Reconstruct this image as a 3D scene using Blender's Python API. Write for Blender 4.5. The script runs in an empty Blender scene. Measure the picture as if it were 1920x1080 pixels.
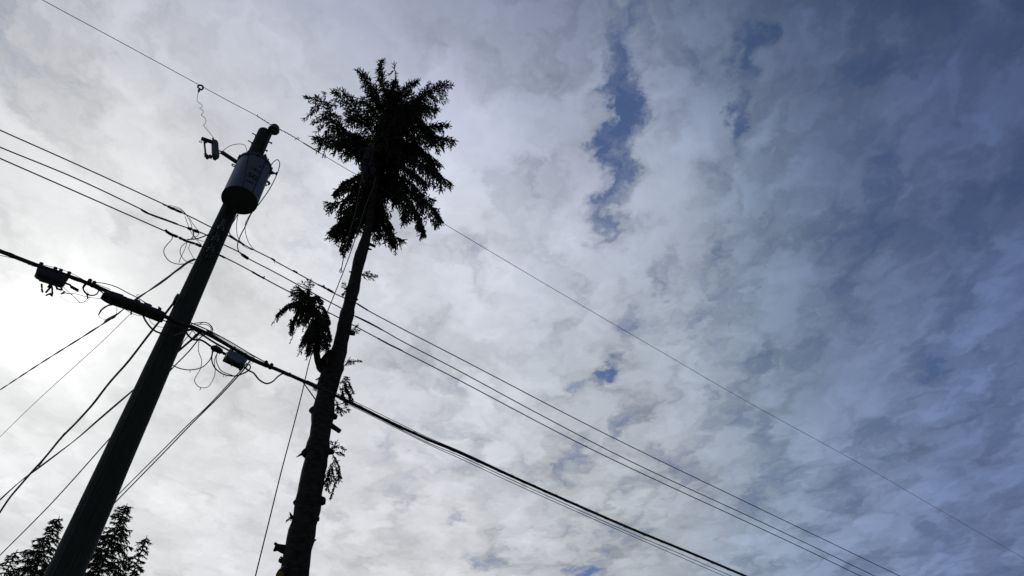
import bpy, bmesh, math, random
import numpy as np
from mathutils import Vector, Matrix
rng = random.Random(7)
S = bpy.context.scene
COL = S.collection
R = math.radians

# ------------------------------------------------------------------ camera
FPX = 1280.0                                   # 24 mm lens on a 36 mm sensor, 1920 px wide
zc = np.array([-62.0, 1184.0, 1280.0]); zc /= np.linalg.norm(zc)      # where the zenith lies in camera space
Yc = np.array([0, 0, 1.0]) - zc * zc[2]; Yc /= np.linalg.norm(Yc)
Xc = np.cross(Yc, zc)
if Xc[0] < 0: Xc = -Xc
CAM = np.array([0, 0, 1.65])
cam_d = bpy.data.cameras.new('camera'); cam = bpy.data.objects.new('camera', cam_d); COL.objects.link(cam)
cam_d.lens = 24.0; cam_d.sensor_width = 36.0; cam_d.clip_start = 0.05; cam_d.clip_end = 5000
right = (Xc[0], Yc[0], zc[0]); up = (Xc[1], Yc[1], zc[1]); fwd = (Xc[2], Yc[2], zc[2])
M = Matrix(((right[0], up[0], -fwd[0], CAM[0]), (right[1], up[1], -fwd[1], CAM[1]), (right[2], up[2], -fwd[2], CAM[2]), (0, 0, 0, 1)))
cam.matrix_world = M
S.camera = cam
S.render.resolution_x = 1024; S.render.resolution_y = 576

def ray(px, py):
    c = np.array([px - 960.0, 540.0 - py, FPX])
    return np.array([c @ Xc, c @ Yc, c @ zc])
def unit(v): return v / np.linalg.norm(v)

# ------------------------------------------------------------------ light
SUN = unit(ray(95, 604))
S.view_settings.view_transform = 'Standard'; S.view_settings.look = 'None'
S.view_settings.exposure = 0.0; S.view_settings.gamma = 1.0; S.view_settings.use_curve_mapping = False
sun_d = bpy.data.lights.new('sun', 'SUN'); sun = bpy.data.objects.new('sun', sun_d); COL.objects.link(sun)
sun_d.energy = 0.9; sun_d.angle = R(10); sun_d.color = (1.0, 0.95, 0.88)
sun.rotation_euler = Vector(SUN).to_track_quat('Z', 'Y').to_euler()

W = bpy.data.worlds.new('World'); S.world = W; W.use_nodes = True
N = W.node_tree.nodes; L = W.node_tree.links; N.clear()
def node(t, **kw):
    n = N.new(t)
    for k, v in kw.items(): setattr(n, k, v)
    return n
def setin(n, i, v):
    if isinstance(v, bpy.types.NodeSocket): L.new(v, n.inputs[i])
    else: n.inputs[i].default_value = v
def math_(op, a, b=0.0, c=None, clamp=False):
    n = node('ShaderNodeMath', operation=op, use_clamp=clamp); setin(n, 0, a); setin(n, 1, b)
    if c is not None: setin(n, 2, c)
    return n.outputs[0]
def vmath(op, a, b=None, scale=None):
    n = node('ShaderNodeVectorMath', operation=op); setin(n, 0, a)
    if b is not None: setin(n, 1, b)
    if scale is not None: setin(n, 3, scale)
    return n.outputs['Value'] if op in ('LENGTH', 'DOT_PRODUCT') else n.outputs[0]
def mrange(v, a, b, c, d, kind='SMOOTHSTEP'):
    n = node('ShaderNodeMapRange', interpolation_type=kind, clamp=True)
    setin(n, 0, v); setin(n, 1, a); setin(n, 2, b); setin(n, 3, c); setin(n, 4, d)
    return n.outputs[0]
def noise(vec, scale, detail=6, rough=0.55, dist=0.0, dims='2D'):
    n = node('ShaderNodeTexNoise', noise_dimensions=dims); setin(n, 'Vector', vec); setin(n, 'Scale', scale)
    setin(n, 'Detail', detail); setin(n, 'Roughness', rough); setin(n, 'Distortion', dist)
    return n
def mapping(vec, loc=(0, 0, 0), rot=0.0, sc=(1, 1, 1), kind='POINT'):
    n = node('ShaderNodeMapping', vector_type=kind); setin(n, 'Vector', vec)
    n.inputs['Location'].default_value = loc; n.inputs['Rotation'].default_value = (0, 0, rot); n.inputs['Scale'].default_value = sc
    return n.outputs[0]
def mixc(f, a, b, mode='MIX'):
    n = node('ShaderNodeMix', data_type='RGBA', blend_type=mode)
    setin(n, 0, f); setin(n, 6, a); setin(n, 7, b)
    return n.outputs[2]

tc = node('ShaderNodeTexCoord').outputs['Generated']
D = vmath('NORMALIZE', tc)
sep = node('ShaderNodeSeparateXYZ'); L.new(D, sep.inputs[0])
dz = math_('MAXIMUM', sep.outputs[2], 0.05)
comb = node('ShaderNodeCombineXYZ')
L.new(math_('DIVIDE', sep.outputs[0], dz), comb.inputs[0]); L.new(math_('DIVIDE', sep.outputs[1], dz), comb.inputs[1])
P0 = comb.outputs[0]                          # a point on the flat cloud layer
# gentle domain warp so that no edge is a clean curve
wn = noise(P0, 5.0, 6, 0.6)
wv = vmath('SCALE', vmath('SUBTRACT', wn.outputs['Color'], (0.5, 0.5, 0.5)), scale=0.16)
P = vmath('ADD', P0, wv)
wn2 = noise(P0, 17.0, 5, 0.6)
PW = vmath('ADD', P, vmath('SCALE', vmath('SUBTRACT', wn2.outputs['Color'], (0.5, 0.5, 0.5)), scale=0.10))

def pl(px, py):
    d = ray(px, py); return d[:2] / d[2]
def blob(x0, y0, x1, y1, w, inner=0.0, src=None):
    """elongated patch of the cloud layer, between two directions, w = half width in pixels"""
    x0 -= 10; x1 -= 10; y0 += 30; y1 += 30      # the warp carries everything a little up and right
    a, b = pl(x0, y0), pl(x1, y1); m = (a + b) / 2; u = b - a
    ln = np.linalg.norm(u); nrm = np.array([-u[1], u[0]]) / ln
    px = np.array([-(y1 - y0), x1 - x0], float); px /= np.linalg.norm(px)
    c = pl((x0 + x1) / 2 + px[0] * w, (y0 + y1) / 2 + px[1] * w) - m
    hw = abs(c @ nrm)
    v = mapping(src or PW, (m[0], m[1], 0), math.atan2(u[1], u[0]), (ln / 2 + hw * 0.6, hw, 1), 'TEXTURE')
    v = vmath('MULTIPLY', v, (1, 1, 0))
    return mrange(vmath('LENGTH', v), inner, 1.55, 1.0, 0.0)
def total(items):
    acc = None
    for v, k in items:
        t = math_('MULTIPLY', v, k)
        acc = t if acc is None else math_('ADD', acc, t)
    return acc

cosT = vmath('DOT_PRODUCT', D, tuple(SUN))
theta = math_('MULTIPLY', math_('ARCCOSINE', math_('MINIMUM', cosT, 0.99999)), 180 / math.pi)
th01 = math_('DIVIDE', theta, 100.0)

# cloud density field: drawn-out fibres plus puffs
n1 = noise(mapping(PW, (3.1, 1.7, 0), R(-6), (1.0, 0.55, 1)), 4.2, 9, 0.60)
n2 = noise(mapping(PW, (7.7, 0.3, 0), R(8), (1.0, 0.75, 1)), 17.0, 8, 0.66)
n3 = noise(mapping(P, (1.3, 5.9, 0), R(-14), (1.0, 0.42, 1)), 2.0, 5, 0.5)
dens = math_('ADD', math_('MULTIPLY', n1.outputs[0], 0.50), math_('ADD', math_('MULTIPLY', n2.outputs[0], 0.42), math_('MULTIPLY', n3.outputs[0], 0.24)))
dens = math_('ADD', math_('MULTIPLY', math_('SUBTRACT', dens, 0.58), 1.35), 0.53)
def cells(vec, scale, smooth=0.6, detail=2.0):
    n = node('ShaderNodeTexVoronoi', voronoi_dimensions='2D', feature='SMOOTH_F1'); setin(n, 'Vector', vec); setin(n, 'Scale', scale)
    setin(n, 'Smoothness', smooth); setin(n, 'Detail', detail); setin(n, 'Roughness', 0.55); setin(n, 'Randomness', 1.0)
    return n.outputs['Distance']
va = cells(mapping(PW, (4.4, 2.2, 0), R(-12), (1.0, 0.72, 1)), 6.5, 0.8, 1.2)
vb = cells(mapping(PW, (1.4, 9.2, 0), R(16), (1.0, 0.8, 1)), 14.0, 0.8, 1.5)
puff = math_('ADD', math_('MULTIPLY', math_('SUBTRACT', 0.66, va), 0.56), math_('MULTIPLY', math_('SUBTRACT', 0.66, vb), 0.36))
dens = math_('ADD', dens, math_('MULTIPLY', puff, mrange(theta, 18, 40, 0.28, 0.86)))
bias = node('ShaderNodeFloatCurve'); L.new(th01, bias.inputs['Value'])
cv = bias.mapping.curves[0]
for x, y in ((0, .80), (.16, .76), (.26, .64), (.33, .66), (.42, .63), (.52, .57), (.62, .52), (.75, .47), (1, .5)):
    if x in (0, 1): cv.points[0 if x == 0 else 1].location = (x, y)
    else: cv.points.new(x, y)
bias.mapping.update()
bsig = math_('SUBTRACT', bias.outputs[0], 0.5)
patches = [
    (blob(1195, -20, 1150, 210, 60), -.28), (blob(1165, 80, 1142, 390, 42), -.58),
    (blob(1155, 650, 1140, 680, 22), -.44), (blob(1114, 690, 1088, 704, 18), -.42), (blob(1220, 540, 1190, 610, 28), -.22), (blob(1260, 440, 1245, 520, 26), -.20),
    (blob(1385, 140, 1388, 215, 24), -.34), (blob(1425, 20, 1405, 80, 26), -.32), (blob(1560, 110, 1700, 90, 22), -.24),
    (blob(1000, 540, 1015, 580, 20), -.18), (blob(870, 930, 880, 960, 16), -.28), (blob(1300, 850, 1285, 880, 26), -.24),
    (blob(1100, 1040, 1130, 1060, 22), -.20), (blob(1430, 890, 1500, 850, 28), -.14), (blob(1520, 835, 1560, 825, 20), -.16),
    (blob(730, 40, 720, 90, 34), -.22), (blob(590, 110, 580, 160, 26), -.14), (blob(820, 60, 850, 110, 24), -.16), (blob(940, 60, 1060, 40, 40), -.10),
    (blob(1780, 560, 1750, 680, 30), -.14), (blob(1700, 230, 1640, 360, 24), -.14), (blob(1640, 330, 1680, 460, 26), -.12),
    (blob(1245, 120, 1250, 380, 40), .10), (blob(1060, 60, 1090, 330, 46), .14), (blob(1300, 250, 1320, 440, 60), .12), (blob(1470, 185, 1440, 240, 36), .16),
    (blob(1340, 130, 1350, 200, 30), .10), (blob(1650, 640, 1620, 760, 60), .10), (blob(1750, 860, 1880, 900, 90), .10),
    (blob(1120, 480, 1130, 560, 40), .12), (blob(1000, 330, 1080, 330, 60), .10), (blob(1060, 250, 1090, 150, 40), .08),
]
dens = math_('ADD', dens, mrange(sep.outputs[2], .36, .66, .13, .045))
n4 = noise(mapping(PW, (5.5, 3.3, 0), R(20), (1.0, 0.85, 1)), 38.0, 5, 0.6)
dens = math_('ADD', dens, math_('MULTIPLY', math_('SUBTRACT', n4.outputs[0], 0.5), mrange(theta, 25, 45, 0.12, 0.30)))
patches = [(v_, k_ * (1.4 if k_ < 0 else 1.0)) for v_, k_ in patches]
dens = math_('ADD', math_('ADD', dens, bsig), total(patches))
cover = mrange(dens, 0.0, 0.68, 0.0, 1.0)
thick = mrange(dens, 0.50, 0.86, 0.0, 1.0)
veil = mrange(theta, 38, 70, 0.06, 0.36)
cover = math_('MAXIMUM', cover, mrange(math_('ADD', math_('MULTIPLY', n2.outputs[0], .6), math_('MULTIPLY', n1.outputs[0], .4)), .42, .66, 0.0, .42))
cover = math_('ADD', veil, math_('MULTIPLY', math_('SUBTRACT', 1.0, veil), cover))

ramp = node('ShaderNodeValToRGB'); L.new(th01, ramp.inputs[0]); cr = ramp.color_ramp
stops = [(0, (1.6, 1.6, 1.57)), (.022, (1.12, 1.12, 1.10)), (.042, (.87, .875, .875)), (.062, (.775, .78, .785)), (.082, (.735, .745, .75)), (.105, (.72, .73, .74)), (.15, (.695, .705, .72)), (.20, (.64, .65, .68)),
         (.29, (.60, .615, .66)), (.34, (.56, .58, .63)), (.38, (.50, .53, .58)), (.43, (.425, .46, .515)), (.48, (.35, .39, .455)), (.54, (.222, .275, .365)), (.60, (.143, .190, .298)),
         (.67, (.100, .140, .258)), (.74, (.078, .110, .212)), (.88, (.075, .10, .165)), (1.0, (.085, .10, .135))]
while len(cr.elements) > 1: cr.elements.remove(cr.elements[-1])
cr.elements[0].position = 0; cr.elements[0].color = stops[0][1] + (1,)
for p_, c_ in stops[1:]:
    e = cr.elements.new(p_); e.color = c_ + (1,)
cr.interpolation = 'B_SPLINE' if False else 'LINEAR'
# brightness: lower clouds are seen lit from beyond, higher ones darker; puffs shade each other
elev = node('ShaderNodeFloatCurve'); L.new(sep.outputs[2], elev.inputs['Value']); ce = elev.mapping.curves[0]
ce.points[0].location = (0, .50); ce.points[1].location = (1, .22)
for x, y in ((.35, .52), (.5, .52), (.7, .50), (.80, .49), (.87, .455), (.905, .40), (.94, .32)): ce.points.new(x, y)
elev.mapping.update()
elevB = node('ShaderNodeFloatCurve'); L.new(sep.outputs[2], elevB.inputs['Value']); ce = elevB.mapping.curves[0]
ce.points[0].location = (0, .9); ce.points[1].location = (1, .24)
for x, y in ((.35, .80), (.47, .72), (.57, .57), (.64, .50), (.75, .40), (.85, .30)): ce.points.new(x, y)
elevB.mapping.update()
wB = mrange(theta, 42, 66, 0.0, 1.0)
elevM = math_('ADD', math_('MULTIPLY', elev.outputs[0], math_('SUBTRACT', 1.0, wB)), math_('MULTIPLY', elevB.outputs[0], wB))
sh1 = noise(mapping(PW, (9.2, 4.4, 0), R(-10), (1.0, 0.6, 1)), 5.0, 8, 0.58)
sh2 = noise(mapping(P, (2.2, 8.4, 0), R(10), (1.0, 0.8, 1)), 1.7, 4, 0.5)
shade = math_('ADD', math_('MULTIPLY', math_('SUBTRACT', sh1.outputs[0], 0.5), 0.50), math_('MULTIPLY', math_('SUBTRACT', sh2.outputs[0], 0.5), 0.34))
shade = math_('ADD', shade, math_('MULTIPLY', puff, mrange(theta, 10, 45, 0.22, 0.42)))
shade = math_('ADD', math_('ADD', 1.0, shade), total([(blob(-20, 0, 160, 40, 130), -.12), (blob(760, 10, 1100, 50, 90), -.10), (blob(430, 20, 560, 60, 60), .04),
    (blob(1700, 760, 1800, 860, 60), -.12), (blob(1620, 700, 1700, 760, 50), .08), (blob(1250, 150, 1300, 330, 60), .08), (blob(900, 450, 1000, 700, 110), .05), (blob(1470, 180, 1440, 240, 40), .12), (blob(0, 120, 60, 330, 60), -.06)]))
bright = math_('MULTIPLY', math_('MULTIPLY', elevM, 2.0), shade)
cloud = vmath('SCALE', ramp.outputs[0], scale=math_('MULTIPLY', bright, math_('ADD', 0.90, math_('MULTIPLY', thick, 0.14))))

tint = node('ShaderNodeValToRGB'); L.new(sep.outputs[2], tint.inputs[0]); ct = tint.color_ramp
ct.elements[0].position = .33; ct.elements[0].color = (.98, .94, .88, 1); ct.elements[1].position = .93; ct.elements[1].color = (.84, .895, 1.10, 1)
for p_, c_ in ((.5, (.97, .955, .935, 1)), (.66, (.94, .965, 1.0, 1)), (.8, (.93, .95, 1.03, 1))):
    e = ct.elements.new(p_); e.color = c_
cloud = mixc(mrange(theta, 4, 45, 0.0, 1.0), cloud, vmath('SCALE', vmath('MULTIPLY', cloud, tint.outputs[0]), scale=1.04))
sky = node('ShaderNodeTexSky', sky_type='NISHITA', sun_disc=False)
sky.sun_elevation = math.asin(SUN[2]); sky.sun_rotation = math.atan2(SUN[0], SUN[1])
sky.air_density = 1.0; sky.dust_density = 0.6; sky.ozone_density = 2.0
L.new(tc, sky.inputs[0]) if sky.inputs and len(sky.inputs) else None
BLUE_K = 1.0
blue = vmath('MULTIPLY', sky.outputs[0], (0.043, 0.055, 0.077))
blue = vmath('SCALE', blue, scale=mrange(theta, 35, 80, 1.0, 0.72, 'LINEAR'))
final = mixc(cover, blue, cloud)
bg = node('ShaderNodeBackground'); L.new(vmath('SCALE', final, scale=10.0), bg.inputs[0]); bg.inputs[1].default_value = 0.1
out = node('ShaderNodeOutputWorld'); L.new(bg.outputs[0], out.inputs[0])
W.cycles.sampling_method = 'MANUAL' if hasattr(W.cycles, 'sampling_method') else W.cycles.sampling_method
try: W.cycles.sample_map_resolution = 512
except Exception: pass

# ------------------------------------------------------------------ materials
def material(name, color, rough=0.6, metal=0.0, var=0.25, scale=8.0, bump=0.0, stretch=(1, 1, 1), spec=0.3, c2=None):
    m = bpy.data.materials.new(name); m.use_nodes = True; nt = m.node_tree; b = nt.nodes['Principled BSDF']
    b.inputs['Roughness'].default_value = rough; b.inputs['Metallic'].default_value = metal
    b.inputs['Specular IOR Level'].default_value = spec
    t = nt.nodes.new('ShaderNodeTexCoord'); mp = nt.nodes.new('ShaderNodeMapping'); mp.inputs['Scale'].default_value = stretch
    nz = nt.nodes.new('ShaderNodeTexNoise'); nz.inputs['Scale'].default_value = scale; nz.inputs['Detail'].default_value = 6
    rp = nt.nodes.new('ShaderNodeValToRGB'); lo = tuple(c * (1 - var) for c in color); hi = c2 or tuple(c * (1 + var) for c in color)
    rp.color_ramp.elements[0].position = 0.3; rp.color_ramp.elements[1].position = 0.7
    rp.color_ramp.elements[0].color = lo + (1,); rp.color_ramp.elements[1].color = tuple(hi) + (1,)
    nt.links.new(t.outputs['Object'], mp.inputs[0]); nt.links.new(mp.outputs[0], nz.inputs['Vector'])
    nt.links.new(nz.outputs[0], rp.inputs[0]); nt.links.new(rp.outputs[0], b.inputs['Base Color'])
    if bump:
        bp = nt.nodes.new('ShaderNodeBump'); bp.inputs['Strength'].default_value = bump; bp.inputs['Distance'].default_value = 0.02
        nt.links.new(nz.outputs[0], bp.inputs['Height']); nt.links.new(bp.outputs[0], b.inputs['Normal'])
    return m
MT = dict(
    pole=material('treated_wood', (.034, .038, .030), .8, var=.45, scale=14, bump=.6, stretch=(9, 9, .35), spec=.15),
    bark=material('spruce_bark', (.036, .031, .028), .95, var=.6, scale=9, bump=1.0, stretch=(1.2, 1.2, 2.2), spec=.1),
    cut=material('cut_wood', (.30, .17, .09), .9, var=.2),
    twig=material('twig_bark', (.045, .035, .028), .9, spec=.1),
    needle=material('spruce_needles', (.036, .050, .026), .75, var=.45, scale=3.0, spec=.15, c2=(.058, .072, .032)),
    needle2=material('fir_needles', (.040, .055, .030), .75, var=.4, scale=1.0, spec=.15),
    wire=material('black_insulation', (.022, .022, .024), .6, var=.3, spec=.3),
    metal=material('weathered_steel', (.065, .065, .068), .6, metal=.7, var=.3, scale=20),
    alu=material('weathered_aluminium', (.075, .075, .08), .7, metal=.3, var=.2, scale=20),
    tank=material('painted_tank_grey', (.085, .10, .125), .45, var=.10, scale=5, spec=.4),
    tankbase=material('tank_underside', (.06, .065, .07), .7, var=.2, scale=5),
    porcelain=material('brown_porcelain', (.05, .045, .05), .35, spec=.5),
    polymer=material('grey_polymer', (.09, .11, .115), .5),
    plastic=material('black_plastic', (.016, .017, .021), .55, var=.2),
    box=material('cast_housing_grey', (.125, .15, .20), .45, metal=.1, var=.12, scale=9),
    print=material('print_black', (.012, .012, .012), .8),
    printw=material('print_pale', (.16, .17, .19), .8),
    rope=material('climbing_rope', (.085, .07, .065), .85, scale=60),
    cloth=material('dark_workwear', (.022, .023, .027), .9, scale=12),
    boot=material('leather_boots', (.03, .027, .025), .7),
    skin=material('skin', (.20, .13, .10), .6, var=.06),
    helmet=material('olive_helmet', (.16, .15, .05), .4, var=.1),
    harness=material('harness_webbing', (.05, .026, .02), .8),
    saw=material('saw_casing', (.05, .035, .03), .5),
    grass=material('grass_ground', (.045, .07, .03), .95, var=.4, scale=3),
    asphalt=material('asphalt', (.05, .05, .052), .9, var=.25, scale=40),
    paint=material('road_paint', (.6, .6, .55), .7, var=.1),
    kerb=material('kerb_concrete', (.28, .28, .27), .9, var=.15),
)

# ------------------------------------------------------------------ mesh helpers
def tag(o, label=None, cat=None, group=None, kind=None):
    if label: o['label'] = label
    if cat: o['category'] = cat
    if group: o['group'] = group
    if kind: o['kind'] = kind
    return o
class MB:
    def __init__(s): s.v = []; s.f = []; s.mi = []; s.m = 0
    def ring(s, c, a, b, ra, rb, n):
        i0 = len(s.v)
        for k in range(n):
            t = 2 * math.pi * k / n; s.v.append(c + a * (ra * math.cos(t)) + b * (rb * math.sin(t)))
        return i0
    def face(s, f): s.f.append(f); s.mi.append(s.m)
    def tube(s, pts, rad, n=8, caps=True, flat=1.0, jit=0.0):
        pts = [np.array(p, float) for p in pts]
        if not hasattr(rad, '__len__'): rad = [rad] * len(pts)
        prev = None; rings = []
        for i, p in enumerate(pts):
            t = pts[min(i + 1, len(pts) - 1)] - pts[max(i - 1, 0)]; t = t / (np.linalg.norm(t) + 1e-12)
            if prev is None:
                h = np.array([0, 0, 1.0]) if abs(t[2]) < .9 else np.array([1.0, 0, 0]); a = np.cross(t, h)
            else: a = prev - t * (prev @ t)
            a /= np.linalg.norm(a) + 1e-12; prev = a; b = np.cross(t, a)
            r = rad[i]
            i0 = len(s.v)
            for k in range(n):
                an = 2 * math.pi * k / n; rr = r * (1 + (rng.uniform(-jit, jit) if jit else 0))
                s.v.append(p + a * (rr * math.cos(an)) + b * (rr * flat * math.sin(an)))
            rings.append(i0)
        for i in range(len(rings) - 1):
            A, B = rings[i], rings[i + 1]
            for k in range(n): s.face((A + k, A + (k + 1) % n, B + (k + 1) % n, B + k))
        if caps: s.face(tuple(range(rings[0] + n - 1, rings[0] - 1, -1))); s.face(tuple(range(rings[-1], rings[-1] + n)))
        return s
    def lathe(s, base, axis, prof, n=24):
        """prof: list of (distance along the axis, radius)"""
        base = np.array(base, float); axis = unit(np.array(axis, float))
        h = np.array([0, 0, 1.0]) if abs(axis[2]) < .9 else np.array([1.0, 0, 0])
        a = unit(np.cross(axis, h)); b = np.cross(axis, a); rings = [s.ring(base + axis * d, a, b, r, r, n) for d, r in prof]
        for A, B in zip(rings, rings[1:]):
            for k in range(n): s.face((A + k, A + (k + 1) % n, B + (k + 1) % n, B + k))
        s.face(tuple(range(rings[0] + n - 1, rings[0] - 1, -1))); s.face(tuple(range(rings[-1], rings[-1] + n)))
        return s
    def box(s, c, ax, ay, az, dx, dy, dz_, bev=0.0):
        """box round c with half sizes dx, dy, dz_ along the given axes; edges chamfered by bev"""
        c = np.array(c, float); ax, ay, az = unit(np.array(ax, float)), unit(np.array(ay, float)), unit(np.array(az, float))
        bev = min(bev, dx * .9, dy * .9, dz_ * .9)
        def oct_(z, sh):
            X, Y = dx - sh, dy - sh; q = bev if bev else 0.0
            p = [(X, Y - q), (X - q, Y), (-X + q, Y), (-X, Y - q), (-X, -Y + q), (-X + q, -Y), (X - q, -Y), (X, -Y + q)] if q else [(X, Y), (-X, Y), (-X, -Y), (X, -Y)]
            i0 = len(s.v)
            for u, w in p: s.v.append(c + ax * u + ay * w + az * z)
            return i0, len(p)
        lv = [oct_(-dz_, bev), oct_(-dz_ + bev, 0), oct_(dz_ - bev, 0), oct_(dz_, bev)] if bev else [oct_(-dz_, 0), oct_(dz_, 0)]
        for (A, n), (B, _) in zip(lv, lv[1:]):
            for k in range(n): s.face((A + k, A + (k + 1) % n, B + (k + 1) % n, B + k))
        s.face(tuple(range(lv[0][0] + n - 1, lv[0][0] - 1, -1))); s.face(tuple(range(lv[-1][0], lv[-1][0] + n)))
        return s
    def build(s, name, mats, parent=None, smooth=True, loc=None):
        mats = mats if isinstance(mats, (list, tuple)) else [mats]
        V = np.array(s.v, float)
        if parent is not None: o_ = np.array(world_loc(parent))
        elif loc is not None: o_ = np.array(loc, float)
        else: o_ = V.mean(axis=0)
        me = bpy.data.meshes.new(name); me.from_pydata((V - o_).tolist(), [], s.f)
        for m in mats: me.materials.append(m)
        if len(mats) > 1: me.polygons.foreach_set('material_index', s.mi)
        me.validate()
        if smooth: me.polygons.foreach_set('use_smooth', [True] * len(me.polygons))
        me.update()
        o = bpy.data.objects.new(name, me); COL.objects.link(o)
        if parent is not None: o.parent = parent
        else: o.location = o_.tolist()
        if smooth and len(V) < 60000:
            try: me.set_sharp_from_angle(angle=R(45))
            except Exception: pass
        return o
def world_loc(o):
    l = Vector(o.location)
    while o.parent: o = o.parent; l += o.location
    return l
def thing(name, label, cat, loc, group=None):
    o = bpy.data.objects.new(name, None); COL.objects.link(o); o.location = [float(x) for x in loc]; o.empty_display_size = .3
    return tag(o, label, cat, group)

def catmull(pts, n=8):
    P_ = [np.array(p, float) for p in pts]
    if len(P_) < 3: return [P_[0] + (P_[1] - P_[0]) * k / n for k in range(n + 1)]
    out_ = []
    for i in range(len(P_) - 1):
        p0 = P_[max(i - 1, 0)]; p1 = P_[i]; p2 = P_[i + 1]; p3 = P_[min(i + 2, len(P_) - 1)]
        for k in range(n):
            t = k / n
            out_.append(.5 * (2 * p1 + (p2 - p0) * t + (2 * p0 - 5 * p1 + 4 * p2 - p3) * t * t + (3 * p1 - p0 - 3 * p2 + p3) * t ** 3))
    out_.append(P_[-1]); return out_

# the places things stand: pole axis, the street line the wires follow, the tree
POLE = np.array([-4.37, 6.215])
AZ = R(49.6); WD = np.array([math.sin(AZ), math.cos(AZ), 0]); WN = np.array([-math.cos(AZ), math.sin(AZ), 0])
def on_plane(px, py, p0, n):
    d = ray(px, py); k = ((p0 - CAM) @ n) / (d @ n); return CAM + d * k
def wp(off=0.0):
    """points on the vertical plane of the street line, off metres toward the viewer"""
    p0 = np.array([POLE[0], POLE[1], 0]) - WN * off
    return lambda x, y: on_plane(x, y, p0, WN)
PN = unit(np.array([POLE[0], POLE[1], 0.0]))
def pp(off=0.0):
    p0 = np.array([POLE[0], POLE[1], 0]) - PN * off
    return lambda x, y: on_plane(x, y, p0, PN)
TB = np.array([-3.165, 9.13, 0.0]); TB = unit(np.array([math.sin(R(-19.3)), math.cos(R(-19.3)), 0])) * 9.3; TN = unit(TB)
def tp(x, y, off=0.0): return on_plane(x, y, TB - TN * off, TN)
def drop(x0, y0, azd, off=0.0, p0=None):
    a = R(azd); n = np.array([-math.cos(a), math.sin(a), 0])
    q = p0 if p0 is not None else pp(off)(x0, y0)
    return lambda x, y: on_plane(x, y, q, n)
def scale_at(p): return float((np.array(p) - CAM) @ np.array(fwd)) / FPX      # metres per photo pixel at that depth

def cable(name, label, cat, pts, proj, r, group=None, mat='wire', strands=1, twist=14.0, parent=None, n=6, sub=8, wob=0.0):
    pix = catmull(pts, sub); p3 = [proj(x, y) for x, y in pix]
    m = MB()
    if strands == 1:
        if wob: p3 = [p + np.array([rng.uniform(-wob, wob) for _ in range(3)]) for p in p3]
        m.tube(p3, r, n)
    else:
        # resample finely and wind the strands round each other
        q = [np.array(p) for p in p3]; dd = [0]
        for a, b in zip(q, q[1:]): dd.append(dd[-1] + np.linalg.norm(b - a))
        ns = int(dd[-1] * twist * 1.2) + 8; fine = [np.array([np.interp(s_, dd, [p[k] for p in q]) for k in range(3)]) for s_ in np.linspace(0, dd[-1], ns)]
        for k in range(strands):
            st = []
            for i, p in enumerate(fine):
                t = unit(fine[min(i + 1, ns - 1)] - fine[max(i - 1, 0)]); a = unit(np.cross(t, [0, 0, 1.0])); b = np.cross(t, a)
                ph = 2 * math.pi * (k / strands) + i / ns * dd[-1] * twist * 0.45
                st.append(p + (a * math.cos(ph) + b * math.sin(ph)) * r * 0.9)
            m.tube(st, r, 5)
    o = m.build(name, MT[mat], parent)
    if parent is None: tag(o, label, cat, group)
    elif label: tag(o, label)
    return o

# ------------------------------------------------------------------ ground (below the frame)
def sheet(name, x0, x1, y0, y1, z, mat, rot=0.0, n=1):
    m = MB(); c, s_ = math.cos(rot), math.sin(rot)
    for x, y in ((x0, y0), (x1, y0), (x1, y1), (x0, y1)): m.v.append(np.array([x * c - y * s_, x * s_ + y * c, z]))
    m.face((0, 1, 2, 3)); o = m.build(name, MT[mat], loc=(0, 0, 0), smooth=False); return tag(o, kind='structure')
sheet('ground', -900, 900, -900, 900, 0.0, 'grass')
rz = math.pi / 2 - AZ
sheet('road', -300, 300, -8.0, 2.0, 0.004, 'asphalt', rz)
sheet('road_marking', -300, 300, -3.06, -2.94, 0.008, 'paint', rz)
mk = MB(); mk.box((WN[0] * 2.10, WN[1] * 2.10, 0.06), WD, WN, (0, 0, 1), 300, .08, .07, .015); tag(mk.build('kerb', MT['kerb'], smooth=False), kind='structure')

# ------------------------------------------------------------------ utility pole
pole_top = pp()(497, 249)[2]
pole = thing('utility_pole', 'tall round treated wood utility pole leaning into the picture at left', 'utility pole', (POLE[0], POLE[1], 0))
m = MB(); prof = []
NS = 60
for i in range(NS + 1):
    z = -0.2 + (pole_top + .2) * i / NS
    prof.append((np.array([POLE[0], POLE[1], z]), .192 - .0066 * z))
m.tube([p for p, _ in prof], [r for _, r in prof], 40, jit=.008)
m.build('shaft', MT['pole'], pole)
rt = .192 - .0066 * pole_top
m = MB(); m.lathe((POLE[0], POLE[1], pole_top - .002), (0, 0, 1), [(0, rt * .985), (.02, rt * .9), (.03, rt * .6)], 28); m.build('weathered_top', MT['pole'], pole)
RIGHT = unit(np.cross(PN, [0, 0, 1.0]))            # horizontal, to the viewer's right at the pole
def on_pole(px, py, extra=0.0):
    p = pp(0)(px, py); z = p[2]; rr = .192 - .0066 * z + extra
    return pp(rr)(px, py)
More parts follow.
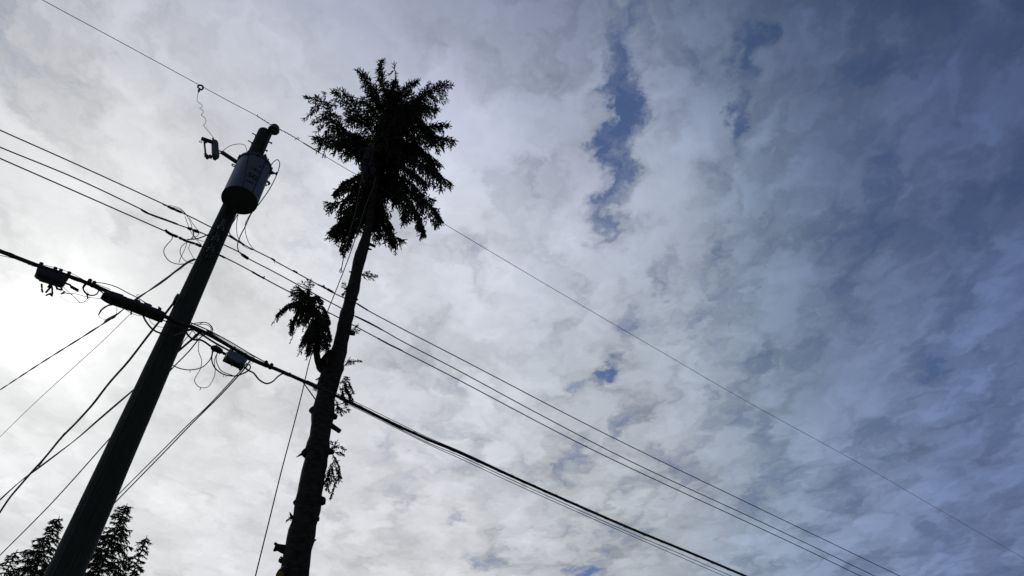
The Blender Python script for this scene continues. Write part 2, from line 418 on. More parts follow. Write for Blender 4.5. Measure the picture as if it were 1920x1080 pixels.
# bracket and insulator at the top
ins = thing('post_insulator', 'dark round insulator on a steel bracket at the very top of the pole', 'insulator', pp(.12)(513, 243))
ip = pp(.12)(515, 240)
sc_ = scale_at(ip)
m = MB(); m.lathe(ip - np.array([0, 0, .13]), (0, 0, 1), [(0, .035), (.02, .045), (.03, .094), (.05, .104), (.075, .096), (.085, .055), (.10, .05), (.115, .078), (.14, .084), (.165, .07), (.18, .05), (.20, .045)], 28)
m.build('porcelain_skirt', MT['porcelain'], ins)
a_, b_ = pp(.11)(491.5, 290), pp(.11)(509.5, 248); m = MB(); m.box((a_ + b_) / 2, b_ - a_, RIGHT, PN, np.linalg.norm(b_ - a_) / 2, .021, .02, .005); m.build('bracket', MT['metal'], ins)
for (x, y) in ((506, 267), (497.5, 281.5)):
    m = MB(); q = pp(.10)(x, y); m.tube([q - RIGHT * .06, q + RIGHT * .035], .013, 6); m.tube([q + RIGHT * .02, q + RIGHT * .04], .022, 6); m.build('bolt', MT['metal'], ins)
for (x, y, dx, dy) in ((480, 254, -8, -5), (473, 268, -9, -5)):
    m = MB(); m.tube([pp(.0)(x + 8, y + 4), pp(.0)(x + dx * .9, y + dy * .9)], .011, 6); m.tube([pp(0)(x - 1, y), pp(0)(x + 2, y + 2)], .024, 6); m.build('through_bolt', MT['metal'], pole)
# ground wire stapled down the front of the pole
gp = []
for t in np.linspace(0, 1, 40):
    z = .3 + (pole_top - 3.2) * t; rr = .192 - .0066 * z + .004; a = -.55 + .05 * math.sin(t * 9)
    dirn = -PN * math.cos(a) + RIGHT * math.sin(a); gp.append(np.array([POLE[0], POLE[1], z]) + dirn * rr)
m = MB(); m.tube(gp, .0045, 5); m.build('ground_wire', MT['alu'], pole)
# rack with three spool insulators on the viewer's side
rack = thing('insulator_rack', 'steel rack of spool insulators holding the three lower wires to the pole', 'insulator rack', on_pole(402, 448, .05))
m = MB(); m.tube([on_pole(421, 412, .02), on_pole(389, 484, .02)], .018, 6, flat=1.8); m.build('back_plate', MT['metal'], rack)
for (x, y) in ((413, 429), (403, 450), (394, 470)):
    q = on_pole(x, y, .075); m = MB(); m.lathe(q - np.array([0, 0, .045]), (0, 0, 1), [(0, .03), (.012, .043), (.03, .043), (.04, .028), (.05, .028), (.06, .043), (.078, .043), (.09, .03)], 18); m.build('spool', MT['porcelain'], rack)
    m = MB(); m.tube([q - np.array([0, 0, .075]) + PN * .08, q - np.array([0, 0, .075]) - PN * .01, q + np.array([0, 0, .075]) - PN * .01, q + np.array([0, 0, .075]) + PN * .08], .009, 6); m.build('clevis', MT['metal'], rack)

# ------------------------------------------------------------------ transformer
def cyl_hit(px, py, rad):
    d = ray(px, py); a = d[0] ** 2 + d[1] ** 2; o = CAM[:2] - POLE; b = 2 * (o @ d[:2]); c = o @ o - rad ** 2
    disc = b * b - 4 * a * c
    k = (-b - math.sqrt(max(disc, 0))) / (2 * a); return CAM + d * k
TK = cyl_hit(449, 376, .455); TR = .262
# height so that the upper rim falls where the photo has it
best = None
for h in np.linspace(.5, 1.6, 111):
    p = TK + np.array([0, 0, h]); v = p - CAM; c = np.array([v @ np.array(right), v @ np.array(up), v @ np.array(fwd)])
    y = 540 - FPX * c[1] / c[2]
    if best is None or abs(y - 312) < best[0]: best = (abs(y - 312), h)
TH = best[1]
tr = thing('transformer', 'grey cylindrical pole transformer marked 50 hung near the top of the pole', 'transformer', TK)
m = MB(); m.lathe(TK, (0, 0, 1), [(.012, TR - .004), (.014, TR), (TH * .3, TR), (TH * .6, TR), (TH - .05, TR)], 56); m.build('tank', MT['tank'], tr)
m = MB(); m.lathe(TK, (0, 0, 1), [(-.004, TR - .03), (0, TR + .003), (.012, TR + .004), (.013, TR - .02)], 56); m.build('base_rim', MT['tankbase'], tr)
m = MB(); m.lathe(TK + np.array([0, 0, TH - .05]), (0, 0, 1), [(-.002, TR - .01), (0, TR + .012), (.045, TR + .016), (.055, TR + .01)], 56); m.build('rim_band', MT['tankbase'], tr)
m = MB(); m.lathe(TK + np.array([0, 0, TH + .006]), (0, 0, 1), [(0, TR + .006), (.03, TR * .93), (.06, TR * .72), (.078, TR * .4), (.084, .02)], 56); m.build('lid', MT['tank'], tr)
toP = unit(np.array([POLE[0] - TK[0], POLE[1] - TK[1], 0]))
for dz_ in (.22, TH - .2):
    q = TK + np.array([0, 0, dz_]) + toP * (TR + .02)
    m = MB(); m.box(q + toP * .02, toP, np.cross(toP, [0, 0, 1.0]), (0, 0, 1), .05, .09, .05, .008); m.build('hanger_bracket', MT['metal'], tr)
def tank_pt(ang, z, extra=0.0):
    """ang measured from the direction toward the viewer, positive to the right"""
    c = unit(np.array([-TK[0], -TK[1], 0])); r_ = unit(np.cross(-c, [0, 0, 1.0]))
    return TK + np.array([0, 0, z]) + (c * math.cos(ang) + r_ * math.sin(ang)) * (TR + extra)
for a, nm in ((-.33, 'ground_strap'), (.50, 'seam_wire')):
    m = MB(); m.tube([tank_pt((-.12 - .50 * (z / TH) if a < 0 else a - .03), z, .004) for z in np.linspace(-.0, TH, 14)], .006 if a < 0 else .008, 5); m.build(nm, MT['wire'], tr)
for k in range(5):                       # lid clamps and lugs round the rim
    a = -1.3 + k * .62; q = tank_pt(a, TH - .02, .014); m = MB(); m.tube([q - np.array([0, 0, .035]), q + np.array([0, 0, .045])], .010, 6); m.tube([q - np.array([0, 0, .03]), q - np.array([0, 0, .042])], .016, 6); m.build('lid_clamp', MT['metal'], tr)
for a, z in ((1.22, TH - .10),):   # low voltage bushings at the right
    q = tank_pt(a, z); d_ = unit(q - TK - np.array([0, 0, z]))
    m = MB(); m.lathe(q, d_, [(0, .03), (.02, .034), (.03, .024), (.045, .032), (.055, .022), (.075, .018)], 14); b_ = m.build('bushing', MT['porcelain'], tr)
    m = MB(); m.tube([q + d_ * .07, q + d_ * .12], .012, 6); m.tube([q + d_ * .1 - np.array([0, 0, .03]), q + d_ * .1 + np.array([0, 0, .035])], .013, 6); m.build('terminal', MT['metal'], b_)
# lifting hook and eye low on the right, eye on the left
hq = pp(.42)
m = MB(); m.tube([hq(*p) for p in catmull([(497, 343), (500, 340.5), (503.5, 341.5), (505, 344), (503.5, 346)], 5)], .018, 8); m.build('lifting_hook', MT['metal'], tr)
def ringlet(c, nrm, rad, r, n=16):
    a = unit(np.cross(nrm, [0.3, .2, 1.0])); b = unit(np.cross(nrm, a)); m_ = MB()
    m_.tube([c + (a * math.cos(t) + b * math.sin(t)) * rad for t in np.linspace(0, 2 * math.pi, n)], r, 6); return m_
ringlet(hq(498.5, 347), PN, .018, .008).build('lifting_eye', MT['metal'], tr)
ringlet(hq(438, 310), PN, .026, .010).build('lifting_eye', MT['metal'], tr)
m = MB(); q = TK + np.array([0, 0, TH + .05]) + toP * -.05; qq = q + np.array([.1, -.02, 0])
m.lathe(qq, (0, 0, 1), [(0, .05), (.03, .055), (.04, .035), (.07, .06), (.08, .035), (.11, .055), (.12, .03), (.18, .022), (.20, .018)], 18); m.build('high_voltage_bushing', MT['porcelain'], tr)

def lettering(text, size, place, parent, mat, name='lettering'):
    """flat glyph mesh bent onto a surface by place(u, v)"""
    cu = bpy.data.curves.new('lettering', 'FONT'); cu.body = text; cu.size = size; cu.align_x = 'CENTER'; cu.align_y = 'CENTER'; cu.offset = size * .018; cu.extrude = 0
    to = bpy.data.objects.new('tmp', cu); COL.objects.link(to); bpy.context.view_layer.update()
    me = bpy.data.meshes.new_from_object(to.evaluated_get(bpy.context.evaluated_depsgraph_get())); bpy.data.objects.remove(to); bpy.data.curves.remove(cu)
    pw = np.array(world_loc(parent))
    for v in me.vertices:
        q = place(v.co.x, v.co.y); v.co = (q - pw).tolist()
    me.materials.clear(); me.materials.append(MT[mat]); o = bpy.data.objects.new(name, me); COL.objects.link(o); o.parent = parent; me.name = name
    return o
for txt, sz, zc_, a0 in (('4', .07, .66, .27), ('1872', .088, .53, .17), ('50', .155, .345, .11), ('144', .085, .19, .08)):
    lettering(txt, sz, lambda u, v, z0=zc_, a0=a0: tank_pt(a0 + u / TR, z0 * TH / .95 + v, .003), tr, 'print')

# ------------------------------------------------------------------ fuse cutout and its arm
co_off = .10; C_ = pp(co_off)
cut = thing('fuse_cutout', 'fuse cutout with rectangular frame on an arm left of the transformer', 'fuse cutout', C_(404, 281))
m = MB(); top, bot = C_(402.5, 264), C_(404.5, 297); ax = bot - top; ln = np.linalg.norm(ax)
m.lathe(top, ax, [(0, .028), (.02, .046)] + [(ln * t, r_) for t, r_ in ((.14, .056), (.2, .05), (.26, .058), (.33, .05), (.40, .059), (.47, .051), (.54, .06), (.61, .052), (.68, .061), (.75, .053), (.82, .061), (.9, .057), (.96, .045), (1, .03))], 20)
m.build('insulator', MT['polymer'], cut)
m = MB(); m.box((C_(380, 260.5) + C_(398, 266.5)) / 2, C_(398, 266.5) - C_(380, 260.5), np.cross(C_(398, 266.5) - C_(380, 260.5), PN), PN, .098, .021, .03, .006); m.build('top_contact', MT['metal'], cut)
m = MB(); m.tube([C_(383, 265), C_(384.5, 280), C_(385.5, 291)], [.016, .0145, .016], 10); m.tube([C_(385.3, 288), C_(386, 293)], .022, 8); ft = m.build('fuse_tube', MT['polymer'], cut)
m = MB(); m.tube([C_(384, 266), C_(386, 268), C_(389, 266)], .012, 6); m.build('latch', MT['metal'], cut)
ringlet(C_(376.3, 266), PN, .021, .005).build('pull_ring', MT['metal'], ft)
m = MB(); m.tube([C_(385, 292), C_(388.5, 296), C_(394, 293), C_(400, 294)], [.022, .032, .024, .02], 8); m.tube([C_(388, 297), C_(389, 291)], .02, 6); m.tube([C_(393.5, 290.5), C_(395.5, 297)], .016, 6); m.build('hinge', MT['metal'], cut)
m = MB(); m.tube([C_(399, 259), C_(400.5, 263), C_(403, 265)], [.014, .022, .02], 8); m.build('terminal', MT['metal'], cut); m = MB(); m.tube([C_(400, 297), C_(403, 299), C_(406, 297.5)], [.02, .022, .018], 8); m.build('terminal', MT['metal'], cut)
m = MB(); m.tube([C_(409, 282), C_(414, 283.8), C_(418, 286)], .012, 6); m.tube([C_(410, 288), C_(414, 287)], .010, 6)
m.box((C_(415, 285) + C_(447, 306)) / 2, C_(447, 306) - C_(415, 285), np.cross(C_(447, 306) - C_(415, 285), PN), PN, np.linalg.norm(C_(447, 306) - C_(415, 285)) / 2, .027, .027, .005)
m.build('arm', MT['metal'], cut)

# ------------------------------------------------------------------ wires along the street
def extend(pts, a=None, b=None):
    return ([a] if a else []) + pts + ([b] if b else [])
prim = [(-70, -84), (80, 0), (228, 80), (375, 160), (430, 190), (482, 217.5), (514, 238), (540, 250.5), (600, 287), (655, 320), (725, 359), (825, 415), (860, 436), (1035, 540), (1220, 648), (1400, 752.5), (1610, 868), (1760, 955), (1920, 1046.5), (2030, 1108)]
PZ = wp(-.02)
pl_ = thing('power_line', 'thin bare topmost wire passing over the insulator on top of the pole', 'power line', PZ(514, 240))
cable('conductor', None, None, prim, PZ, .0062, mat='alu', parent=pl_)
def helix(pts, proj, r, rad, turns_per_m=14):
    p3 = [proj(*p) for p in catmull(pts, 10)]; dd = [0]
    for a, b in zip(p3, p3[1:]): dd.append(dd[-1] + np.linalg.norm(b - a))
    ns = int(dd[-1] * turns_per_m * 9) + 10; out_ = []
    for i, s_ in enumerate(np.linspace(0, dd[-1], ns)):
        p = np.array([np.interp(s_, dd, [q[k] for q in p3]) for k in range(3)]); a = unit(np.cross(WD, [0, 0, 1.0])); b = np.array([0, 0, 1.0]); ph = s_ * turns_per_m * 2 * math.pi
        out_.append(p + (a * math.cos(ph) + b * math.sin(ph)) * rad)
    m_ = MB(); m_.tube(out_, r, 5); return m_
for seg in ([(482, 217.5), (498, 227.5), (512, 236)], [(518, 239.5), (540, 250.5), (561, 263)]):
    helix(seg, PZ, .0055, .0085).build('tie_wire', MT['alu'], pl_)
m = MB(); m.tube([PZ(x, y) for x, y in ((568, 267.5), (584, 277), (599, 286.3))], .0115, 8); m.build('splice_sleeve', MT['metal'], pl_)
m = MB(); m.tube([PZ(x, y) for x, y in ((483, 219), (482.3, 214.5))], .006, 5); m.build('tie_wire_tail', MT['alu'], pl_); m = MB(); m.tube([PZ(x, y) for x, y in ((552, 263), (556, 259), (560, 257.5), (561, 260), (556, 261))], .0055, 5); m.build('tie_wire_tail', MT['alu'], pl_)

sA = [(-70, 211), (0, 244), (139, 306), (303, 381), (360, 408), (395, 425.5), (411, 432), (426, 441), (458, 459.5), (507, 484), (520, 492), (553, 510), (627, 550), (669, 569), (689.5, 582), (760, 619.5), (860, 671), (1130, 811), (1400, 942), (1550, 1014), (1687, 1080), (1800, 1134)]
sB = [(-70, 245), (0, 276), (139, 333), (264, 392), (278, 400.5), (333, 421), (369, 433), (392, 443), (403, 450), (420, 459), (449, 473), (464, 484), (520, 513), (583, 547.5), (642, 579), (664, 592), (719, 620), (760, 643), (860, 695), (1010, 776), (1180, 864), (1400, 966), (1525, 1025), (1640, 1080), (1760, 1136)]
sC = [(-70, 266), (0, 297), (139, 358), (311, 434), (351, 452), (378, 462), (394, 470), (410, 477.5), (435, 489.5), (471, 508.5), (495, 522), (520, 535.5), (547, 549.5), (595, 575), (660, 608.5), (707, 633.5), (760, 661), (860, 712.5), (1110, 843), (1400, 978.5), (1510, 1030), (1614, 1080), (1740, 1139)]
lines = {}
for nm, pts, lab, off in (('A', sA, 'topmost of the three black wires tied to the front of the pole', .19), ('B', sB, 'middle one of the three black wires below the transformer', .20), ('C', sC, 'lowest of the three black wires below the transformer', .21)):
    pr = wp(off); t = thing('power_line', lab, 'power line', pr(*pts[5]), 'insulated wires on the spool rack')
    cable('conductor', None, None, pts, pr, .0088, parent=t); lines[nm] = (t, pr)
def sleeve(key, pts, r, name='splice_sleeve', jit=.18):
    t, pr = lines[key]; q = [pr(x, y) for x, y in catmull(pts, 5)]; nq = len(q)
    m_ = MB(); m_.tube(q, [r * (1.0 if 0 < i < nq - 1 else .6) * rng.uniform(1 - jit, 1 + jit) for i in range(nq)], 8); m_.build(name, MT['plastic'], t)
sleeve('A', [(314, 387), (328, 393), (342, 399)], .019); sleeve('A', [(447, 452), (458, 459.5)], .015); sleeve('A', [(508, 484), (516, 489)], .015)
sleeve('A', [(549, 507), (558, 512)], .014); sleeve('A', [(595, 533), (606, 538), (612, 541)], .014); sleeve('A', [(612, 541), (627, 549.5)], .017)
sleeve('A', [(669, 569), (680, 576), (690, 582)], .013, jit=.05); sleeve('A', [(430, 441), (445, 451)], .014)
sleeve('B', [(264, 392), (272, 397.5), (290, 405), (310, 412), (334, 421)], .0135, jit=.06); sleeve('B', [(351, 427), (360, 430.5)], .020); sleeve('B', [(362, 431), (374, 436)], .023)
sleeve('B', [(452, 476), (463, 483.5), (466, 485)], .020); sleeve('B', [(664, 592), (690, 604), (719, 620)], .0125, jit=.05)
sleeve('C', [(311, 433), (320, 439), (334, 444.5)], .020); sleeve('C', [(335, 445), (350, 452), (366, 457)], .018); sleeve('C', [(366, 457), (378, 462)], .021)
sleeve('C', [(410, 477.5), (423, 484)], .014, jit=.05); sleeve('C', [(471, 508.5), (484, 516), (497, 523)], .013, jit=.08); sleeve('C', [(707, 633.5), (730, 646), (755, 658)], .0125, jit=.05)
t, pr = lines['A']; m = MB(); m.tube([pr(302, 380), pr(307, 384.5), pr(314, 387)], .006, 5); m.build('tape_tail', MT['plastic'], t); m = MB(); m.tube([pr(512, 486), pr(515, 493)], .005, 5); m.build('tape_tail', MT['plastic'], t); m = MB(); m.tube([pr(607, 535), pr(609, 541)], .012, 5); m.build('tape_tail', MT['plastic'], t)
t, pr = lines['C']; m = MB(); m.tube([pr(311, 431), pr(313, 436)], .016, 6); m.build('tape_tail', MT['plastic'], t); m = MB(); m.tube([pr(494, 521), pr(496, 518)], .008, 5); m.build('tape_tail', MT['plastic'], t)

# clamp and hanging tap wire on the top line
CL = pp(.05)
hc = thing('line_clamp', 'small clamp gripping the topmost wire above the fuse cutout', 'clamp', PZ(375, 163))
m = MB(); q = [PZ(x, y) for x, y in catmull([(371, 164), (372, 160.5), (377, 160), (380.5, 162.5), (380, 166.5), (377, 168.5)], 4)]
m.tube(q, .016, 8); m.build('jaw', MT['metal'], hc)
m = MB(); m.tube([PZ(374, 166), PZ(372.5, 172)], [.02, .016], 8); m.tube([PZ(371, 169), PZ(375, 171)], .015, 6); m.build('screw', MT['metal'], hc)
cable('tap_wire', 'thin curly wire dropping from the small clamp to the fuse cutout', 'wire',
      [(372, 172), (369.5, 185), (371, 191), (377.5, 196), (378.8, 200), (374.5, 203), (380, 206.5), (381.2, 211), (377.5, 215.7), (383.5, 220), (386.2, 227), (384, 233), (382, 235.5), (390, 245), (400, 258)], PZ, .0042, mat='alu', sub=6)
tapw = 'wires looped round the pole top'
cable('jumper_wire', 'thin wire arching from the cutout arm to the top of the transformer', 'wire', [(417, 284), (430, 274), (447, 270), (459, 272.5), (463, 284), (464, 296)], pp(.12), .0052, tapw)
cable('jumper_wire', 'long wire loop bulging out at the right of the transformer and down', 'wire', [(504, 318), (507, 312), (512.5, 304), (520, 299.5), (524.5, 307.5), (519, 327.5), (505, 355), (487.5, 380), (472, 399), (460, 424), (450, 444), (445.5, 459), (448, 472), (458, 481)], pp(.42), .0075, tapw)
cable('jumper_wire', 'wire from under the transformer along the pole edge to the topmost lower wire', 'wire', [(447, 400), (440, 412), (433, 424), (430, 437), (440, 447), (455, 457), (473, 468)], pp(.36), .0065, tapw)
cable('jumper_wire', 'thin wire hanging straight under the transformer left of the big loop', 'wire', [(447, 400), (443.5, 421), (445, 441), (450, 452)], pp(.38), .0048, tapw)
cable('jumper_wire', 'thin wire hanging from the transformer right of the big loop', 'wire', [(471, 399), (461, 417), (460, 434), (466, 454), (476, 468)], pp(.40), .005, tapw)
cable('jumper_wire', 'short slack wire drooping under the splice right of the pole', 'wire', [(453, 458), (461, 464), (474, 469)], pp(.34), .0045, tapw)

lo = 'slack loops where the wires meet the pole'
J = [('round slack loop hanging lowest left of the pole', [(322, 441), (322.5, 448), (313, 459), (307.5, 468), (309, 479), (320, 491), (338, 495.5), (353, 492), (366, 487)], .0055),
     ('oval loop between the lowest wire and the service bracket', [(352, 453), (340, 463), (338.5, 477), (349, 490), (362, 494)], .005),
     ('thin tail crossing the oval loop left of the pole', [(351, 454), (346, 468), (339, 483), (335.5, 493)], .004),
     ('thin bent tail hanging nearest the left edge of the pole', [(357, 456), (354, 466), (358, 475), (364, 486)], .004),
     ('thin wire bowing above the topmost splice left of the pole', [(301, 380), (316, 387), (336, 392), (349, 403), (358, 419), (362, 437), (369, 448), (382, 453)], .0042),
     ('thin wire crossing down between the upper and middle splices', [(347, 406), (352, 420), (358, 435), (369, 450), (378, 459)], .004),
     ('thin straight wire slanting to the middle splice by the pole', [(355, 408), (364, 423), (377, 438)], .004),
     ('thicker wire curving from the lowest splice round to the pole', [(351, 449), (367, 448), (380, 444), (392, 439)], .0085),
     ('short hook of wire under the middle splice', [(363, 434), (363, 441), (359, 447)], .006),
     ('small slack bend beside the middle splice nearest the pole', [(373, 437), (369, 443), (353, 450)], .0045)]
for lab, pts, r in J: cable('jumper_wire', lab, 'wire', pts, pp(.16), r, lo)
cable('jumper_wire', 'upper thin arc over the topmost splice left of the pole', 'wire', [(310, 386), (322, 386), (338, 391), (350, 403)], pp(.18), .004, lo)

# ------------------------------------------------------------------ communication cables
QF = wp(.24)
fat = [(-80, 440), (0, 471), (65, 496), (100, 508), (140, 522), (166, 532), (200, 546), (250, 570), (310, 594), (345, 609), (365, 615), (400, 632), (440, 655), (480, 677), (520, 693.5), (560, 711), (600, 729), (650, 751), (720, 786), (800, 823), (860, 848), (975, 900), (1080, 946.5), (1185, 992), (1300, 1039), (1397, 1080), (1500, 1122)]
cc = thing('communication_cable', 'thickest black cable bundle sagging across the whole picture below the wires', 'cable', QF(345, 609))
cable('bundle', None, None, fat[:13], QF, .0235, parent=cc, n=10); cable('bundle', None, None, fat[12:], QF, .0215, parent=cc, n=10)
cable('messenger_strand', None, None, [(x, y - 3.2 * (0.6 if x > 600 else 1)) for x, y in fat], wp(.245), .0065, parent=cc)
helix([(x, y) for x, y in fat[12:]], QF, .0022, .0245, 2.2).build('lashing_wire', MT['alu'], cc)
helix([(x, y) for x, y in fat[:7]], QF, .0022, .027, 2.2).build('lashing_wire', MT['alu'], cc)
for x, y in ((167, 529), (175, 533), (498, 682), (508, 687), (641, 745)):
    m = MB(); q = QF(x, y); m.box(q, WD, WN, (0, 0, 1), .022, .032, .036, .008); m.tube([q, q + np.array([0, 0, .055])], .010, 6); m.build('cable_clamp', MT['plastic'], cc)
cg = 'thin cables running beside the thick bundle'
cable('thin_cable', 'upper of two thin cables sagging just below the thick bundle at right', 'cable', [(640, 750), (700, 779), (800, 829), (860, 854), (960, 900), (1060, 945), (1170, 994), (1270, 1036), (1371, 1080), (1480, 1127)], wp(.20), .0055, cg)
cable('thin_cable', 'lower of two thin cables sagging just below the thick bundle at right', 'cable', [(650, 757), (700, 781), (800, 831.5), (860, 858.5), (960, 905), (1060, 950), (1170, 998.5), (1270, 1042), (1357, 1080), (1470, 1130)], wp(.22), .0048, cg)
cable('thin_cable', 'thin cable riding close above the thick bundle right of the tree', 'cable', [(575, 713), (650, 746), (720, 780), (800, 819), (870, 849), (960, 891), (1060, 936)], wp(.27), .0045, cg)
cable('thin_cable', 'second heavy black cable under the bundle between pole and grey box', 'cable', [(352, 611), (372, 623), (400, 641), (425, 655), (450, 667), (500, 688)], wp(.21), .0125, cg)
cable('thin_cable', 'upper strand parting from the bundle just right of the pole', 'cable', [(352, 603), (362, 607), (390, 619), (430, 640), (470, 664), (505, 683)], wp(.26), .0075, cg)
for i, (dy, lab) in enumerate(((0, 'uppermost of the fine parallel wires arching above the grey box'), (3.2, 'middle of the fine parallel wires arching above the grey box'), (6.0, 'lowest of the fine parallel wires arching above the grey box'))):
    cable('drop_wire', lab, 'wire', [(387, 619 + dy * .2), (424, 637 + dy * .8), (455, 655 + dy), (478, 668 + dy * .6)], wp(.28), .0036, 'fine wires above the grey box')
cable('drop_wire', 'thin wire crossing above the thick cable at the far left edge', 'wire', [(-30, 474), (0, 479), (30, 485.5), (60, 494)], wp(.26), .0034, 'fine wires by the left terminal')
cable('drop_wire', 'thin wire arching over the multi port terminal at far left', 'wire', [(72, 494.5), (111, 504), (139, 515), (161, 527)], wp(.26), .0034, 'fine wires by the left terminal')
cable('drop_wire', 'thin wires bowing over the long black splice closure', 'wire', [(172, 530), (194, 531), (218, 538), (239, 549), (257, 558), (280, 572)], wp(.30), .0055, 'fine wires by the splice closure')
cable('drop_wire', 'finer wire lying on top of the left end of the splice closure', 'wire', [(172, 530), (190, 536), (208, 543)], wp(.32), .0035, 'fine wires by the splice closure')
cable('drop_wire', 'second strand along the bottom of the long black splice closure', 'wire', [(165, 534), (190, 547), (210, 566), (250, 583), (285, 595), (318, 604), (350, 612)], wp(.20), .0075, 'fine wires by the splice closure')

# long splice closure
QC = wp(.26)
sp = thing('splice_closure', 'long black splice closure hung on the cable just left of the pole', 'splice closure', QC(252, 573))
ctr = [(192.5, 553), (197, 555.5), (206, 559.5), (213, 561.5), (250, 573.5), (290, 589), (302, 594), (308, 596.5)]
hw = [9, 10.5, 12, 12.8, 13.6, 13.4, 13.0, 11.5]
q = [QC(*p) for p in ctr]; s0 = scale_at(q[3])
m = MB(); m.tube(q, [h * s0 * .93 for h in hw], 16, flat=.85); m.build('housing', MT['plastic'], sp)
upv = np.array([0, 0, 1.0])
for (x0, y0), (x1, y1) in (((207, 548), (232, 556)), ((270, 569), (285, 574.5))):
    m = MB(); a, b = QC(x0, y0), QC(x1, y1); m.box((a + b) / 2 - upv * .035, b - a, np.cross(b - a, PN), PN, np.linalg.norm(b - a) / 2, .028, .05, .012); m.build('hinge_lug', MT['plastic'], sp)
for (a, b) in (((228, 557), (238, 561)), ((252, 563), (263, 567)), ((292, 583), (302, 588))):
    A_, B_ = QC(*a), QC(*b); m = MB(); m.box((A_ + B_) / 2 - upv * .03, B_ - A_, np.cross(B_ - A_, PN), PN, .035, .022, .055, .01); m.build('latch', MT['plastic'], sp)
m = MB(); m.tube([QC(300, 578), QC(296, 598)], .045, 4, flat=.4); m.build('end_cap', MT['plastic'], sp)
e1 = unit(QC(262, 566.3) - QC(249, 561)); e2 = unit(np.cross(e1, -PN)); e2 = e2 if e2[2] > 0 else -e2
fr = -unit(np.cross(e1, e2)); fr = fr if fr @ (-PN) > 0 else -fr
lc = QC(255.5, 564.5)
def lab_place(u, v):
    dd_ = lc + e1 * u + e2 * v; return dd_ + fr * .105
lettering('C7', .055, lab_place, sp, 'printw')
m = MB(); m.tube([QC(246.5, 579), QC(245.7, 589.5)], [.008, .0095], 6); m.build('cable_stub', MT['plastic'], sp)

# multi port terminal, far left
QT = wp(.25)
tm = thing('fibre_terminal', 'black multi port terminal slung under the thick cable at far left', 'terminal box', QT(96, 518))
a, b = QT(66, 511), QT(125, 530); ax = unit(b - a); cy_ = unit(np.cross(ax, PN)); cy_ = cy_ if cy_[2] > 0 else -cy_
hl = np.linalg.norm(b - a) / 2; ce_ = (a + b) / 2
m = MB(); m.box(ce_, ax, cy_, WN, hl * .97, .058, .06, .028); m.box(ce_ - cy_ * .02 + ax * .02, ax, cy_, WN, hl * .8, .046, .066, .02); m.build('housing', MT['plastic'], tm)
for k in range(7):
    q = ce_ + ax * hl * (-.9 + .3 * k) + cy_ * .06; m = MB(); m.box(q, ax, cy_, WN, .017, .022, .03, .005); m.build('port_lug', MT['plastic'], tm)
for k in (0, 3, 4.2, 6):
    q = ce_ + ax * hl * (-.9 + .3 * k) + cy_ * .115; m = MB(); m.box(q, ax, cy_, WN, .02, .042, .034, .008); m.build('hanger_clip', MT['plastic'], tm)
m = MB(); m.tube([QT(x, y) for x, y in ((123, 531), (131, 534), (134, 538))], .012, 8); m.tube([QT(133, 537.5), QT(147, 545)], .018, 8); m.build('cable_tail', MT['plastic'], tm)
plugs = [('longest plug hanging alone at the left under the terminal', [(78, 532.5), (78.5, 540)], [(78.3, 542), (80, 548)]),
         ('short slanted plug beside the forked pair under the terminal', [(94, 533), (90, 538.5)], [(97, 536), (86, 548.5)]),
         ('curved plug hanging in the middle under the terminal', [(95, 532), (98, 540), (98, 549)], None),
         ('plug lying sideways lowest under the terminal', [(86, 554), (95, 550)], [(93, 551.5), (98, 554)]),
         ('stubby plug at the end of the lowest sideways one', [(98.5, 549.5), (97, 555.5)], None),
         ('plug near the right end of the terminal with a cross piece', [(103, 534), (108, 542)], [(105, 541), (116, 544)]),
         ('thin plug under the right corner of the terminal', [(113, 536), (116.5, 543)], None),
         ('small plug on the cord right of the terminal', [(115, 551), (122, 547)], None)]
for lab, p1, p2 in plugs:
    m = MB(); m.tube([QT(*p) for p in p1], .0105, 8)
    if p2: m.tube([QT(*p) for p in p2], .0115, 8)
    tag(m.build('drop_plug', MT['plastic']), lab, 'cable plug', 'plugs dangling under the terminal')
fl = 'fine loops between terminal and closure'
for lab, pts, r in (('thicker cable loop hanging from the clamp left of the closure', [(163, 533), (157, 535), (156.5, 543), (163, 551), (172, 553.8), (181, 551.5), (187, 542)], .0085),
                    ('small knotted cord left of the thicker loop', [(160, 535), (156, 541), (158, 547), (163, 553), (164.5, 560)], .0075),
                    ('fine cord sweeping lowest between terminal and closure', [(119, 538), (130, 549), (141, 558.5), (152, 568), (163, 560), (165, 549)], .0034),
                    ('fine cord running nearly straight into the left end of the closure', [(111, 551), (125, 551), (141, 551), (167, 557.5), (196, 560.5)], .0034),
                    ('faint wide loop under the fine cords', [(112, 555), (125, 564), (140, 567.5), (155, 567), (166, 562), (167, 553), (163, 546)], .0024),
                    ('fine cord curling from the terminal corner to its plug', [(113, 537), (118, 545), (127, 550), (136, 552)], .004),
                    ('fine cord rising back to the strand right of the terminal', [(140, 549), (150, 545), (155, 538), (163, 534)], .0024)):
    cable('drop_cable', lab, 'cable', pts, wp(.22), r, fl)
fl = 'loops below the splice closure'
for lab, pts, r in (('thick brown loop hanging under the left half of the closure', [(220, 570.5), (203, 573), (191, 581), (185, 590)], .0085),
                    ('fine oval loop under the left half of the closure', [(206, 570), (190, 579), (185.5, 592), (196, 599), (213, 597), (219, 585), (218.5, 573)], .0028),
                    ('fine wire wandering along under the right half of the closure', [(226, 574), (244, 586), (260, 591.5), (274, 592), (300, 600)], .003),
                    ('thick cable drooping from the closure into the front of the pole', [(266.5, 588), (274, 603), (287, 618), (304, 625.5), (325, 628), (349, 619), (366, 617), (380, 619)], .0105),
                    ('fine wire bending from the closure toward the pole', [(278, 594), (284, 605), (296, 612), (306, 613.5), (320, 612)], .003)):
    cable('drop_cable', lab, 'cable', pts, wp(.27), r, fl)

